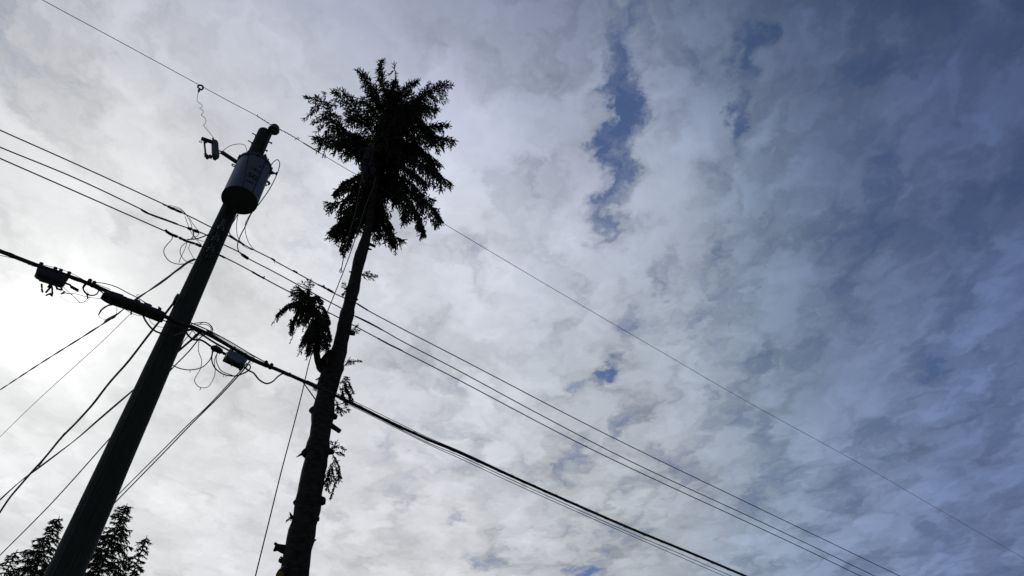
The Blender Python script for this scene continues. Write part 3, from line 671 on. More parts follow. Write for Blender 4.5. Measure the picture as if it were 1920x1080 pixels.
# grey tap box and the small amplifier beside it
QB = wp(.22)
jb = thing('junction_box', 'grey metal junction box clamped under the cable right of the pole', 'junction box', QB(441, 675))
a, b = QB(424.5, 666), QB(459.5, 682.5); ax = unit(b - a)
v0 = QB(432, 656) - QB(421, 676)            # the short side of the face
cy_ = unit(v0 - ax * (v0 @ ax)); nz_ = unit(np.cross(ax, cy_)); hl = np.linalg.norm(b - a) / 2
nz_ = nz_ if nz_ @ (CAM - a) > 0 else -nz_
ce_ = QB(443, 671.5)
m = MB(); m.box(ce_, ax, cy_, nz_, hl * 1.0, .072, .028, .008); m.build('cover', MT['box'], jb)
m = MB(); m.box(ce_ - nz_ * .045 - cy_ * .012, ax, cy_, nz_, hl * 1.04, .080, .022, .006); m.build('housing', MT['plastic'], jb)
for u in (-.86, .86):
    for w in (-.7, .7):
        m = MB(); q = ce_ + ax * hl * u + cy_ * .06 * w / .7 + nz_ * .028; m.lathe(q, nz_, [(0, .011), (.008, .010), (.012, .006)], 10); m.build('screw', MT['metal'], jb)
for (x0, y0), (x1, y1) in (((434, 660), (440.5, 651)), ((455.5, 673), (461.5, 663.5))):
    m = MB(); A_, B_ = QB(x0, y0), QB(x1, y1); m.tube([A_, B_], .017, 4, flat=.7); m.build('strand_clamp', MT['metal'], jb)
for (x, y) in ((423.5, 675.5), (435.5, 682.5), (450.5, 690.5)):
    m = MB(); q = QB(x, y); m.tube([q + cy_ * .03, q - cy_ * .03], .012, 6); m.build('port', MT['metal'], jb)
am = thing('cable_connector', 'stubby black connector in line left of the grey junction box', 'connector', QB(407, 655))
q = [QB(x, y) for x, y in ((396, 650.5), (399, 652), (404, 653.5), (409, 656), (414, 659), (417, 660.5))]
m = MB(); m.tube(q, [.020, .036, .042, .040, .036, .022], 12); m.build('body', MT['plastic'], am)
for (x, y) in ((401, 658.5), (409.5, 650.5), (413, 663), (405, 647.8)):
    m = MB(); c0 = QB(407 + (x - 407) * .3, 655 + (y - 655) * .3); m.tube([c0, QB(x, y)], .014, 6); m.build('port', MT['plastic'], am)
m = MB(); m.tube([QB(417, 660.5), QB(420.5, 663), QB(424, 665)], [.014, .020, .013], 8); m.build('coupling', MT['plastic'], am)
hgrp = 'cable loops round the junction box'
for lab, pts, r in (('heavy cable running from the pole into the black connector', [(347, 618), (353, 629), (363, 636.5), (376, 637.5), (385, 642), (392, 647), (398, 651)], .012),
                    ('wide loop from the connector back to the right edge of the pole', [(398, 657), (396.5, 668), (391, 678), (378, 689), (357, 693.5), (338, 691), (322, 684)], .0065),
                    ('deep double loop under the grey junction box, outer strand', [(399, 659), (397, 675), (404, 691), (420, 702), (442, 704.8), (460, 698), (469, 690.5), (468, 683)], .0085),
                    ('deep double loop under the grey junction box, inner strand', [(408, 661), (405, 672), (408, 684), (416, 696), (436, 704)], .006),
                    ('thin pear shaped loop hanging lowest between pole and box', [(370, 633), (373, 640), (372, 657), (378, 677), (375, 693), (365, 711), (369, 722), (378, 727), (391, 724.5), (401, 708), (403.5, 694), (402, 675), (407, 663)], .0042),
                    ('cable leaving the right end of the grey box and dipping to the bundle', [(457, 688), (467, 695), (476, 700), (486, 712), (499, 719), (511, 715.5), (521, 706), (531, 700.5), (545, 700)], .0105),
                    ('small ring of cable at the right end of the grey box', [(461, 690), (466, 684), (470, 688), (467, 694), (460, 699), (450, 703)], .006),
                    ('bundle of thin loops arching over the cable right of the pole', [(358, 608), (370, 605.5), (385, 604.5), (395, 610), (399, 618), (397, 623)], .0058),
                    ('uppermost thin loop arching over the cable right of the pole', [(374, 608), (383, 604), (392, 608), (397, 615), (396, 621), (388, 626)], .0038),
                    ('inner thin loop arching over the cable right of the pole', [(366, 609), (384, 608), (394, 613), (395, 620), (387, 627), (373, 629)], .0042),
                    ('heavy cable rising from the front of the pole to the bundle', [(334, 626), (350, 620), (367, 618), (382, 620)], .0125),
                    ('thin hoop standing just right of the pole below the bundle', [(336, 657), (344, 641), (354, 629), (361, 621), (366, 626), (369, 637)], .005),
                    ('tangle of fine wire at the right end of the grey box', [(461, 680), (466, 672), (471, 677), (464, 684), (474, 680), (480, 676), (470, 672)], .0028),
                    ('thin slack wire under the bundle right of the grey box', [(478, 676), (489, 683), (500, 689), (512, 692), (524, 697)], .0035)):
    cable('loop_cable', lab, 'cable', pts, wp(.23), r, hgrp)
for (x, y, x2, y2, lab) in ((357, 693.5, 356, 698.5, 'small tag on the wide loop beside the pole'), (377, 727, 374.5, 731.5, 'small tag at the bottom of the pear shaped loop'), (420, 702, 419, 706.5, 'left small tag under the deep double loop'), (424, 703.5, 423.5, 708, 'right small tag under the deep double loop')):
    m = MB(); m.tube([wp(.23)(x, y), wp(.23)(x2, y2)], .007, 4, flat=.5); tag(m.build('cable_tag', MT['plastic']), lab, 'tag', 'tags on the cable loops')

# ------------------------------------------------------------------ service drops to the houses beyond
svc = 'service drops running off behind the pole'
def far_end(pts):
    (x0, y0), (x1, y1) = pts[-2], pts[-1]; return pts + [(x1 + (x1 - x0) * .35, y1 + (y1 - y0) * .35)]
d1 = [(366, 486), (352, 492), (330, 508.5), (300, 531), (259, 558.5), (235, 577), (213, 594), (159, 629), (78, 680), (0, 731)]
PR = drop(366, 487, -50, .16); dd1 = thing('service_drop', 'service cable running from below the spool rack behind the closure to the left edge', 'service cable', PR(366, 487), svc)
cable('line', None, None, far_end(d1), PR, .0095, parent=dd1, strands=2, twist=6)
m = MB(); m.tube([PR(x, y) for x, y in ((219, 589), (213, 594), (203, 598.5), (196, 603))], [.012, .028, .026, .012], 8); m.build('wedge_clamp', MT['plastic'], dd1)
m = MB(); m.tube([PR(x, y) for x, y in ((350, 493), (338, 502.5), (322, 514))], [.014, .018, .014], 8); m.build('dead_end_grip', MT['plastic'], dd1)
PR = drop(244, 590, -50, p0=wp(.2)(244, 590)); cable('service_drop', 'faintest service wire slanting under the bright glow at left', 'service cable', far_end([(244, 589), (194, 638), (148, 680), (70, 751), (0, 819)]), PR, .0036, svc, mat='alu')
PR = drop(330, 560, -47, .1); dd3 = thing('service_drop', 'thick twisted service cable kinking past the left edge of the pole', 'service cable', PR(330, 560), svc)
cable('line', None, None, far_end([(334, 552), (329, 563), (313, 584), (302, 599), (270, 639), (237, 682), (202, 721), (178, 753), (155.5, 779), (118.5, 817), (98, 841), (78, 865), (48, 898), (18.5, 933), (0, 960)]), PR, .0085, parent=dd3, strands=3, twist=5)
m = MB(); m.tube([PR(x, y) for x, y in ((334, 551), (330, 558), (325, 570), (318, 577))], [.012, .018, .018, .010], 8); m.build('dead_end_grip', MT['plastic'], dd3)
m = MB(); m.tube([PR(x, y) for x, y in ((122, 812), (117, 818), (113, 824))], .013, 6); m.tube([PR(x, y) for x, y in ((81, 862), (77, 868), (72, 874))], .013, 6); m.build('tape_wrap', MT['plastic'], dd3)
PR = drop(371, 627, -50, -.25); dd4 = thing('service_drop', 'double service cable passing behind the pole and crossing the twisted one', 'service cable', PR(371, 627), svc)
cable('line', None, None, far_end([(373, 625), (352, 643), (335, 658), (290, 697), (248, 733), (185, 787), (141, 825), (74, 876), (37, 903.5), (0, 937)]), PR, .008, parent=dd4, strands=2, twist=3)
m = MB(); m.tube([PR(x, y) for x, y in ((374, 624), (368, 629), (362, 635), (352, 643))], [.012, .024, .018, .012], 8); m.build('dead_end_grip', MT['plastic'], dd4)
PR = drop(373, 629, -48, -.22); cable('service_drop', 'single thin service cable lowest at the left edge, passing behind the pole', 'service cable', far_end([(384, 626), (372, 637), (353, 660), (320, 694), (260, 762), (204, 824), (100, 940), (0, 1041)]), PR, .0085, svc)
PR = drop(453, 693, -46, p0=QB(455, 694)); cable('service_drop', 'left strand of the pair slanting down from the grey junction box', 'service cable', [(463, 681), (453, 693), (415, 735), (384, 767), (350, 799), (300, 849), (215, 934), (150, 1000), (110, 1045)], PR, .0075, svc)
PR = drop(455, 695, -46, p0=QB(457, 696) + WN * .05); cable('service_drop', 'right strand of the pair slanting down from the grey junction box', 'service cable', [(468, 677), (457, 693), (417, 737), (384, 770), (352, 802), (302, 854), (214, 944), (150, 1010), (112, 1050)], PR, .009, svc)
cable('drop_wire', 'short wire from the thick cable to the left side of the tree trunk', 'wire', [(566, 714), (580, 733), (593, 751), (600, 758)], wp(-.25), .0085, 'short wires by the trunk')
cable('drop_wire', 'short wire from the right side of the trunk to the thick cable', 'wire', [(622, 761), (629, 760), (640, 757), (649, 755)], wp(-.1), .0075, 'short wires by the trunk')

# ------------------------------------------------------------------ foliage
def sprig_template(n_needles=12):
    v = []; f = []
    prof = ((0, .4), (.12, .85), (.5, 1.0), (.86, .85), (1.0, .25))
    for i, (x, r_) in enumerate(prof):
        for k in range(3):
            a = 2 * math.pi * k / 3 + i * .5; v.append((x, r_ * .80 * math.cos(a), r_ * .80 * math.sin(a)))
    for i in range(len(prof) - 1):
        for k in range(3): f.append((i * 3 + k, i * 3 + (k + 1) % 3, i * 3 + 3 + (k + 1) % 3)); f.append((i * 3 + k, i * 3 + 3 + (k + 1) % 3, i * 3 + 3 + k))
    for j in range(n_needles):
        x = .05 + .9 * j / n_needles; a = j * 2.4; c, s_ = math.cos(a), math.sin(a); i0 = len(v); w = 1.2
        v += [(x - .03, c * .3, s_ * .3), (x + .03, c * .3, s_ * .3), (x + .09, c * w, s_ * w)]; f.append((i0, i0 + 1, i0 + 2))
    return np.array(v), np.array(f)
SPT, SPF = sprig_template()
SPT2, SPF2 = sprig_template(5)
class Foliage:
    def __init__(s): s.p = []; s.d = []; s.l = []; s.w = []
    def add(s, p, d, l, w): s.p.append(p); s.d.append(d); s.l.append(l); s.w.append(w)
    def build(s, name, mat, parent, fine=True):
        T, F = (SPT, SPF) if fine else (SPT2, SPF2)
        p = np.array(s.p); d = np.array(s.d); d /= np.linalg.norm(d, axis=1)[:, None]; l = np.array(s.l)[:, None, None]; w = np.array(s.w)[:, None, None]
        h = np.tile([0.13, 0.21, 1.0], (len(p), 1)); a = np.cross(d, h); a /= np.linalg.norm(a, axis=1)[:, None] + 1e-9; b = np.cross(d, a)
        V = p[:, None] + d[:, None] * T[None, :, 0:1] * l + (a[:, None] * T[None, :, 1:2] + b[:, None] * T[None, :, 2:3]) * w
        Fa = (F[None] + (np.arange(len(p)) * len(T))[:, None, None]).reshape(-1, 3); V = V.reshape(-1, 3) - np.array(world_loc(parent))
        me = bpy.data.meshes.new(name); me.vertices.add(len(V)); me.vertices.foreach_set('co', V.ravel())
        me.loops.add(Fa.size); me.loops.foreach_set('vertex_index', Fa.ravel().astype(np.int32)); me.polygons.add(len(Fa))
        me.polygons.foreach_set('loop_start', np.arange(0, Fa.size, 3, dtype=np.int32)); me.update(); me.validate()
        me.materials.append(mat); o = bpy.data.objects.new(name, me); COL.objects.link(o); o.parent = parent; return o
Z = np.array([0, 0, 1.0])
def rnd(s_=1.0): return np.array([rng.gauss(0, s_) for _ in range(3)])
def resample(pts, step):
    dd = [0]
    for a, b in zip(pts, pts[1:]): dd.append(dd[-1] + np.linalg.norm(np.array(b) - a))
    n = max(int(dd[-1] / step), 2); ss = np.linspace(0, dd[-1], n + 1)
    return [np.array([np.interp(s_, dd, [p[k] for p in pts]) for k in range(3)]) for s_ in ss], dd[-1]
def branch(wood, fol, pts, r0=.02, twig=.35, step=.07, droop=.25, bare=.12, sl=.085, sw=.016, sstep=.045, dens=1.0, tipbare=0.0, lat=1.0, tas=0.0, tl_=.22, fat=2.4):
    q, ln = resample(pts, step); n = len(q)
    wood.tube(q, [max(r0 * (1 - .85 * i / n), .004) for i in range(n)], 5)
    for i in range(n):
        t = i / (n - 1)
        if t < bare: continue
        T = unit(q[min(i + 1, n - 1)] - q[max(i - 1, 0)]); Sd = np.cross(T, Z); Sd = unit(Sd) if np.linalg.norm(Sd) > .1 else np.array([1.0, 0, 0])
        prof = min(1, (1 - t) * fat + .12) * min(1, .45 + t * 2.2)
        for sd in (-1, 1):
            if rng.random() > dens: continue
            d = unit(T * rng.uniform(.55, 1.0) + Sd * sd * rng.uniform(.45, .95) * lat + Z * (rng.uniform(-.25, .25) - (1 - lat) * .8) + rnd(.10))
            tl = twig * prof * rng.uniform(.45, 1.25)
            if t > 1 - tipbare: tl *= .3
            tw = [q[i]]; steps = max(int(tl / sstep), 1); dd_ = d.copy()
            for k in range(steps):
                dd_ = unit(dd_ - Z * droop * rng.uniform(.3, 1.3) * .35 + rnd(.06)); tw.append(tw[-1] + dd_ * tl / steps)
            if len(tw) > 2: wood.tube(tw, [.0042] * (len(tw) - 1) + [.002], 3, caps=False)
            for k in range(1, len(tw)):
                dt = unit(tw[k] - tw[k - 1]); ss = np.cross(dt, Z); ss = unit(ss) if np.linalg.norm(ss) > .05 else Sd
                for s2 in (-1, 1):
                    if rng.random() < .9 * dens + .05:
                        fol.add(tw[k - 1] + (tw[k] - tw[k - 1]) * rng.random(), unit(dt * .9 + ss * s2 * rng.uniform(.4, .9) - Z * droop * rng.uniform(0, .9) + rnd(.18)), sl * rng.uniform(.4, 1.45), sw * rng.uniform(.7, 1.25))
            fol.add(tw[-1] - dt * .01, dt + rnd(.1), sl * rng.uniform(.7, 1.4), sw)
        if rng.random() < tas and t < .97:
            hp = [q[i] + Sd * rng.uniform(-.05, .05)]; hd_ = unit(T * .5 - Z * .6 + rnd(.15)); hl_ = tl_ * rng.uniform(.4, 1.3)
            for k in range(5): hd_ = unit(hd_ - Z * .35 + rnd(.08)); hp.append(hp[-1] + hd_ * hl_ / 5)
            wood.tube(hp, .0035, 3, caps=False)
            for k in range(1, 6):
                for s2 in range(3): fol.add(hp[k - 1] + (hp[k] - hp[k - 1]) * rng.random(), unit((hp[k] - hp[k - 1]) / hl_ * 5 * .9 + rnd(.42)), sl * rng.uniform(.5, 1.0), sw * rng.uniform(.7, 1.1))
        if rng.random() < .6: fol.add(q[i], unit(T + rnd(.5)), sl, sw)
    fol.add(q[-1] - T * .02, T, sl * 1.6, sw * .8)

# ------------------------------------------------------------------ the limbed spruce
spruce = thing('spruce_tree', 'limbed spruce with bare trunk and a ragged dark crown behind the wires', 'tree', (TB[0], TB[1], 0))
outl = [(1080, 524, 578.5), (1056, 527.5, 582), (1027, 533, 586), (997, 541, 592), (967, 549, 598), (952, 551, 602), (938, 554, 604), (908, 561, 606), (878, 567, 612.6), (860, 571, 616), (849, 572, 617), (838, 573, 618), (819, 580, 620), (800, 583, 622), (790, 584, 624), (776, 584, 627), (760, 587, 628.5), (747, 593, 627.5), (717, 596, 637), (700, 600, 641), (687, 607, 645), (672, 616, 648), (658, 621, 651), (628, 629, 655.5), (598, 635, 662), (569, 644, 667), (539, 651, 675), (510, 658, 679), (480, 664, 687.5), (455, 674, 694), (437, 680, 697), (412, 685, 701), (389, 689.5, 703.5), (365, 693, 706.5), (330, 700, 712.5), (268, 716, 725), (215, 726.5, 733), (175, 733, 736.5)]
cen = []; rad = []
for y, a, b in outl:
    p = tp((a + b) / 2, y); cen.append(p); rad.append((b - a) / 2 * .965 * scale_at(p))
base = cen[0].copy(); low = []; lr = []
for k, z in enumerate(np.linspace(-.1, base[2] - .5, 8)):
    f_ = z / base[2]; low.append(np.array([base[0] + (TB[0] - base[0]) * (1 - f_), base[1] + (TB[1] - base[1]) * (1 - f_), z])); lr.append(rad[0] * (1 + .45 * (1 - max(f_, 0)) ** 3 + .10 * (1 - f_)))
pts_ = low + cen; rd = lr + rad
q, ln = resample(pts_, .12); zz = [p[2] for p in pts_]
r_i = [float(np.interp(p[2], zz, rd)) for p in q]
m = MB(); m.tube(q, [r * (1 + .035 * math.sin(i * 1.9) * math.sin(i * .37) + rng.uniform(-.035, .035)) for i, r in enumerate(r_i)], 30, jit=.035)
m.build('trunk', MT['bark'], spruce)
ttop = q[-1]
def tpo(pts, offs=None):
    n = len(pts); offs = offs or [0] * n; return catmull([tp(x, y, o_) for (x, y), o_ in zip(pts, offs)], 5)
# stubs and collars left by sawn limbs
def stub(pts, rs, cutend=False, offs=None):
    m_ = MB(); qq = [tp(x, y, (offs or [0] * 9)[i]) for i, (x, y) in enumerate(pts)]; m_.tube(qq, [r * scale_at(qq[0]) for r in rs], 10, jit=.10)
    o_ = m_.build('branch_stub', MT['bark'], spruce)
    if cutend:
        t_ = unit(qq[-1] - qq[-2]); m2 = MB(); m2.lathe(qq[-1] + t_ * .001, t_, [(0, rs[-1] * scale_at(qq[-1]) * .93), (.004, rs[-1] * scale_at(qq[-1]) * .85)], 12); m2.build('cut_face', MT['cut'], o_)
    return o_
stub([(618, 796), (624, 800), (631, 804.5), (637.5, 809)], [6, 5, 4.3, 4.2], True)
stub([(615, 778), (626, 781), (632, 783)], [7, 6.5, 4])
stub([(545, 1035), (532, 1030), (522, 1027), (515, 1026)], [10, 8, 6.5, 7.5])
m = MB(); m.tube([tp(517, 1027), tp(514.5, 1033)], .02, 5); m.tube([tp(519, 1021), tp(515, 1018)], .02, 5); m.build('splintered_wood', MT['bark'], spruce)
stub([(600, 938), (607, 940), (610.5, 940)], [9, 7.5, 5])
stub([(578, 850), (571, 850), (566.5, 851)], [12, 9, 5])
stub([(570, 849), (563, 853), (555, 857.5)], [4, 2, .4])
stub([(586, 771), (583, 771), (582, 772)], [10, 7, 4])
stub([(612, 845), (620, 847), (627, 848)], [9, 6, 3])
stub([(560, 942), (553, 943), (551, 944)], [8, 6, 4]); stub([(548, 972), (545, 965), (543, 960)], [4, 2, .5]); stub([(592, 975), (597, 974), (599, 970)], [5, 3, .6])
stub([(585, 1018), (589, 1013), (593, 1012)], [4, 2.5, 1.2]); stub([(582, 1022), (587, 1018)], [4, 1.6]); stub([(530, 1050), (526.5, 1052), (525, 1054)], [8, 6, 4])
stub([(536, 1068), (529, 1073), (524.5, 1078)], [9, 8, 7.5], True, [.1, .2, .26])
stub([(654, 622), (661, 625), (666, 626)], [6, 4.6, 3.4]); stub([(668, 562), (671, 561)], [2.5, 1.5]); stub([(657, 543), (650, 541), (645, 542)], [4, 3, 1.2]); stub([(660, 511), (655, 509)], [2, 1.2])
stub([(688, 456), (696, 459), (704, 462.5)], [4, 3, 2.4]); stub([(688, 466), (697, 468)], [2.5, 1.4]); stub([(621, 664), (610, 683), (603, 692)], [10, 13, 12])
stub([(598, 775), (593, 780), (585, 778)], [7, 6, 4])
# main crown
wood, fol = MB(), Foliage()
BR = [
 ([(708, 300), (680, 268), (650, 250), (630, 225), (612, 205), (597, 188), (578, 182)], .6, dict(twig=.50, droop=.75, tipbare=.12)),
 ([(708, 292), (670, 262), (640, 240), (620, 222)], .2, dict(twig=.5, droop=.8)),
 ([(714, 270), (690, 240), (665, 210), (648, 190), (626, 172)], .2, dict(twig=.38, droop=.35, tipbare=.12)),
 ([(722, 225), (710, 195), (694, 165), (684, 148), (671, 134)], -.1, dict(twig=.24, droop=.4, tipbare=.12)),
 ([(728, 205), (724, 175), (716, 150), (713, 128), (716, 114)], .1, dict(twig=.15, droop=.3, tipbare=.3)),
 ([(730, 200), (745, 180), (762, 166), (784, 153)], -.2, dict(twig=.20, droop=.4, tipbare=.25)),
 ([(726, 240), (750, 218), (780, 195), (805, 175), (826, 166), (846, 161)], .1, dict(twig=.46, droop=.6, tipbare=.1)),
 ([(724, 235), (760, 215), (790, 205), (818, 208)], -.4, dict(twig=.42, droop=.6)),
 ([(720, 268), (750, 250), (790, 240), (815, 237), (837, 234)], -.2, dict(twig=.42, droop=.6, tipbare=.12)),
 ([(715, 285), (750, 268), (790, 258), (820, 257), (849, 263)], .4, dict(twig=.46, droop=.8)),
 ([(712, 300), (745, 290), (780, 300), (815, 322), (844, 343)], .3, dict(twig=.50, droop=.8)),
 ([(712, 300), (750, 285), (790, 288), (825, 310)], -.5, dict(twig=.44, droop=.7)),
 ([(706, 330), (735, 335), (765, 355), (795, 378), (815, 392), (826, 412)], .2, dict(twig=.48, droop=.9)),
 ([(706, 330), (740, 345), (765, 375), (785, 405), (794, 436)], .35, dict(twig=.40, droop=.9)),
 ([(704, 335), (730, 355), (755, 380), (765, 410)], -.3, dict(twig=.42, droop=.9)),
 ([(704, 322), (685, 325), (660, 335), (645, 345), (629, 360)], .1, dict(twig=.36, droop=.8)),
 ([(700, 350), (680, 355), (655, 370), (638, 380), (620, 383)], .3, dict(twig=.44, droop=.8)),
 ([(698, 360), (675, 375), (650, 400), (634, 422), (620, 434)], .1, dict(twig=.42, droop=.85)),
 ([(696, 375), (670, 392), (645, 418), (632, 440)], -.3, dict(twig=.38, droop=.8)),
 ([(694, 385), (672, 410), (655, 440), (645, 466)], .35, dict(twig=.32, droop=.8)),
 ([(697, 390), (710, 410), (725, 432), (751, 449)], .3, dict(twig=.34, droop=.9)),
 ([(698, 380), (715, 395), (732, 425), (740, 460)], -.1, dict(twig=.26, droop=.9, tipbare=.3)),
 ([(700, 370), (715, 385), (722, 410)], .4, dict(twig=.36, droop=.9)),
 ([(712, 300), (690, 285), (650, 272), (620, 262), (590, 257)], .5, dict(twig=.44, droop=.8, tipbare=.1)),
 ([(712, 300), (690, 285), (660, 262)], -.6, dict(twig=.42, droop=.8)),
 ([(715, 262), (745, 240), (775, 228), (800, 238), (815, 262)], .3, dict(twig=.44, droop=.7)),
 ([(722, 240), (745, 222), (765, 205), (790, 192)], .5, dict(twig=.40, droop=.6)),
 ([(712, 285), (745, 270), (780, 275), (805, 295), (818, 318)], .0, dict(twig=.46, droop=.8)),
 ([(708, 305), (740, 305), (775, 322), (800, 345)], .5, dict(twig=.46, droop=.8)),
 ([(706, 325), (735, 328), (765, 340), (790, 362), (808, 372)], -.2, dict(twig=.46, droop=.8)),
 ([(706, 340), (725, 340), (745, 352), (752, 372)], .5, dict(twig=.36, droop=.8)),
 ([(706, 285), (680, 262), (655, 258), (632, 268)], -.3, dict(twig=.44, droop=.8)),
 ([(715, 250), (692, 228), (672, 218), (655, 222)], .4, dict(twig=.38, droop=.7)),
 ([(720, 235), (705, 212), (690, 200), (678, 200)], -.4, dict(twig=.38, droop=.6)),
 ([(726, 225), (742, 205), (758, 192), (775, 180)], .3, dict(twig=.38, droop=.5)),
 ([(700, 345), (682, 340), (665, 352), (650, 352)], -.3, dict(twig=.40, droop=.8)),
 ([(696, 370), (675, 378), (658, 392), (640, 402)], .4, dict(twig=.42, droop=.9)),
 ([(692, 395), (675, 412), (660, 420), (640, 430)], -.2, dict(twig=.40, droop=.9)),
 ([(696, 400), (705, 418), (712, 440)], .2, dict(twig=.28, droop=.9)),
 ([(735, 190), (737, 165), (741, 145), (739, 122)], 0, dict(twig=.03, droop=.1, dens=.25, tipbare=.5)),
 ([(730, 210), (735, 185), (745, 170)], .2, dict(twig=.28, droop=.3)),
 ([(728, 215), (705, 190), (700, 170)], .3, dict(twig=.30, droop=.5)),
]
for pts2, off, kw in BR:
    if pts2[0][1] >= 338: off = -abs(off) - .06
    n = len(pts2); offs = [off * (i / (n - 1)) ** .8 for i in range(n)]
    p3 = catmull([tp(x, y, o_) for (x, y), o_ in zip(pts2, offs)], 5)
    kw = dict(kw); kw['twig'] = kw['twig'] * 1.08; kw['droop'] *= 1.35
    kw['tas'] = .25; kw['fat'] = 3.6
    (tx, ty) = pts2[-1]; (sx_, sy_) = pts2[-2]; pts2 = pts2[:-1] + [(sx_ + (tx - sx_) * .86, sy_ + (ty - sy_) * .86)]
    if pts2[-1][1] > 200: kw['lat'] = .8; kw['tas'] = .75; kw['tl_'] = .34
    branch(wood, fol, p3, r0=.026, step=.066, bare=.12, sstep=.058, sl=.125, sw=.0150, **kw)
def axis_at(py):
    for (y0, a0, b0), (y1, a1, b1) in zip(outl, outl[1:]):
        if y1 <= py <= y0: t_ = (py - y1) / (y0 - y1); return (a1 + b1) / 2 + t_ * ((a0 + b0) / 2 - (a1 + b1) / 2)
    return 735
for k in range(84):                      # limbs on the near and far sides that close the crown
    y = 172 + 220 * ((k + .5) / 84) ** 1.0; c = tp(axis_at(y), y)
    a = k * 2.399; far = math.cos(a); side = math.sin(a)
    lnb = (.36 + .48 * min(1, max(y - 175, 0) / 80)) * rng.uniform(.8, 1.15) * (.55 if y > 345 else 1) * (1 - .25 * abs(side))
    hd = -TN * far + unit(np.cross(TN, Z)) * side * ((.75 if y < 340 else .4) if side > 0 else .42)
    if y > 325 and far > 0: hd = -hd      # the lower trunk is bare toward the viewer
    pz = [c + hd * lnb * t_ + Z * lnb * (.30 * t_ - .55 * t_ * t_) for t_ in (0, .25, .5, .75, 1)]
    branch(wood, fol, pz, r0=.022, step=.075, bare=.12, sstep=.060, sl=.125, sw=.0150, twig=.44, droop=1.1, lat=.8, tas=.4, tl_=.3)
wood.build('limbs', MT['twig'], spruce); fol.build('crown', MT['needle'], spruce)
print('crown sprigs', len(fol.p))
# the forked limb with its own tuft
m = MB(); lp = tpo([(618, 700), (603, 690), (595, 672), (594, 652), (596, 630), (596, 605), (591, 582), (583, 563), (576, 548)], [.02, .04, .08, .1, .12, .12, .14, .16, .18])
sp_ = scale_at(lp[0]); m.tube(lp, [max((8.5 - 6.8 * (i / len(lp)) ** .8), 1.2) * sp_ for i in range(len(lp))], 12, jit=.05); fl_ = m.build('forked_limb', MT['bark'], spruce)
wood, fol = MB(), Foliage()
for pts2, off, kw in [
 ([(590, 585), (575, 568), (556, 566), (538, 572), (520, 589)], .3, dict(twig=.26, droop=1.2)),
 ([(580, 570), (562, 580), (551, 600), (549, 622)], .1, dict(twig=.22, droop=1.2)),
 ([(586, 572), (572, 556), (560, 552), (550, 546)], .1, dict(twig=.24, droop=.8)),
 ([(583, 565), (578, 548), (580, 530)], .2, dict(twig=.20, droop=.5)),
 ([(583, 565), (570, 548), (562, 540)], -.1, dict(twig=.22, droop=.7)),
 ([(585, 568), (592, 555), (604, 562)], .3, dict(twig=.20, droop=.9)),
 ([(590, 580), (604, 574), (614, 588), (618, 602)], .1, dict(twig=.22, droop=1.1)),
 ([(594, 600), (608, 600), (617, 615), (620, 635)], .2, dict(twig=.20, droop=1.1)),
 ([(594, 590), (605, 590), (615, 605)], -.2, dict(twig=.22, droop=1.1)),
 ([(596, 610), (584, 612), (574, 628), (567, 645)], .2, dict(twig=.22, droop=1.2)),
 ([(596, 625), (586, 632), (578, 650), (580, 662)], 0, dict(twig=.16, droop=1.2)),
 ([(590, 585), (580, 585), (570, 600)], .4, dict(twig=.26, droop=1.2)),
 ([(588, 575), (575, 572), (565, 580)], -.3, dict(twig=.26, droop=1.2)),
 ([(594, 600), (600, 615), (606, 628)], .3, dict(twig=.2, droop=1.2)),
 ([(594, 605), (588, 618), (584, 632)], .35, dict(twig=.2, droop=1.2)),
 ([(588, 572), (576, 560), (564, 560), (556, 572)], .25, dict(twig=.24, droop=1.1)),
 ([(590, 578), (578, 575), (566, 588), (560, 604)], -.15, dict(twig=.24, droop=1.1)),
 ([(592, 585), (600, 585), (606, 600), (612, 612)], .35, dict(twig=.22, droop=1.1)),
 ([(584, 566), (576, 556), (568, 548)], .3, dict(twig=.22, droop=.7)),
 ([(594, 598), (586, 604), (578, 618), (572, 634)], .35, dict(twig=.22, droop=1.1)),
 ([(596, 620), (606, 622), (612, 636), (610, 650)], .3, dict(twig=.18, droop=1.1)),
 ([(618, 660), (612, 645), (606, 636)], .1, dict(twig=.14, droop=.4, dens=.7)),
 ([(620, 650), (616, 638), (610, 630)], .0, dict(twig=.12, droop=.4, dens=.7)),
 ([(606, 690), (612, 672), (618, 660)], .25, dict(twig=.10, droop=.2)),
]:
    n = len(pts2); p3 = catmull([tp(x, y, .12 + off * i / (n - 1)) for i, (x, y) in enumerate(pts2)], 5)
    kw = dict(kw); kw['twig'] *= 1.0
    branch(wood, fol, p3, r0=.014, step=.040, bare=.05, sstep=.034, sl=.052, sw=.0085, lat=.6, tas=.9, tl_=.26, **kw)
for k in range(60):        # dense needles clothing the fork itself
    y = rng.uniform(556, 655); x = np.interp(y, [545, 563, 582, 605, 660], [576, 583, 591, 596, 594]); p = tp(x, y, .14); d = rnd(1); d[2] -= .5
    e = p + unit(d) * rng.uniform(.08, .17); branch(wood, fol, [p, (p + e) / 2 + Z * .01, e], r0=.005, step=.04, bare=0, sstep=.034, sl=.055, sw=.010, twig=.09, droop=1.2)
wood.build('limbs', MT['twig'], fl_); fol.build('needle_tuft', MT['needle'], fl_)
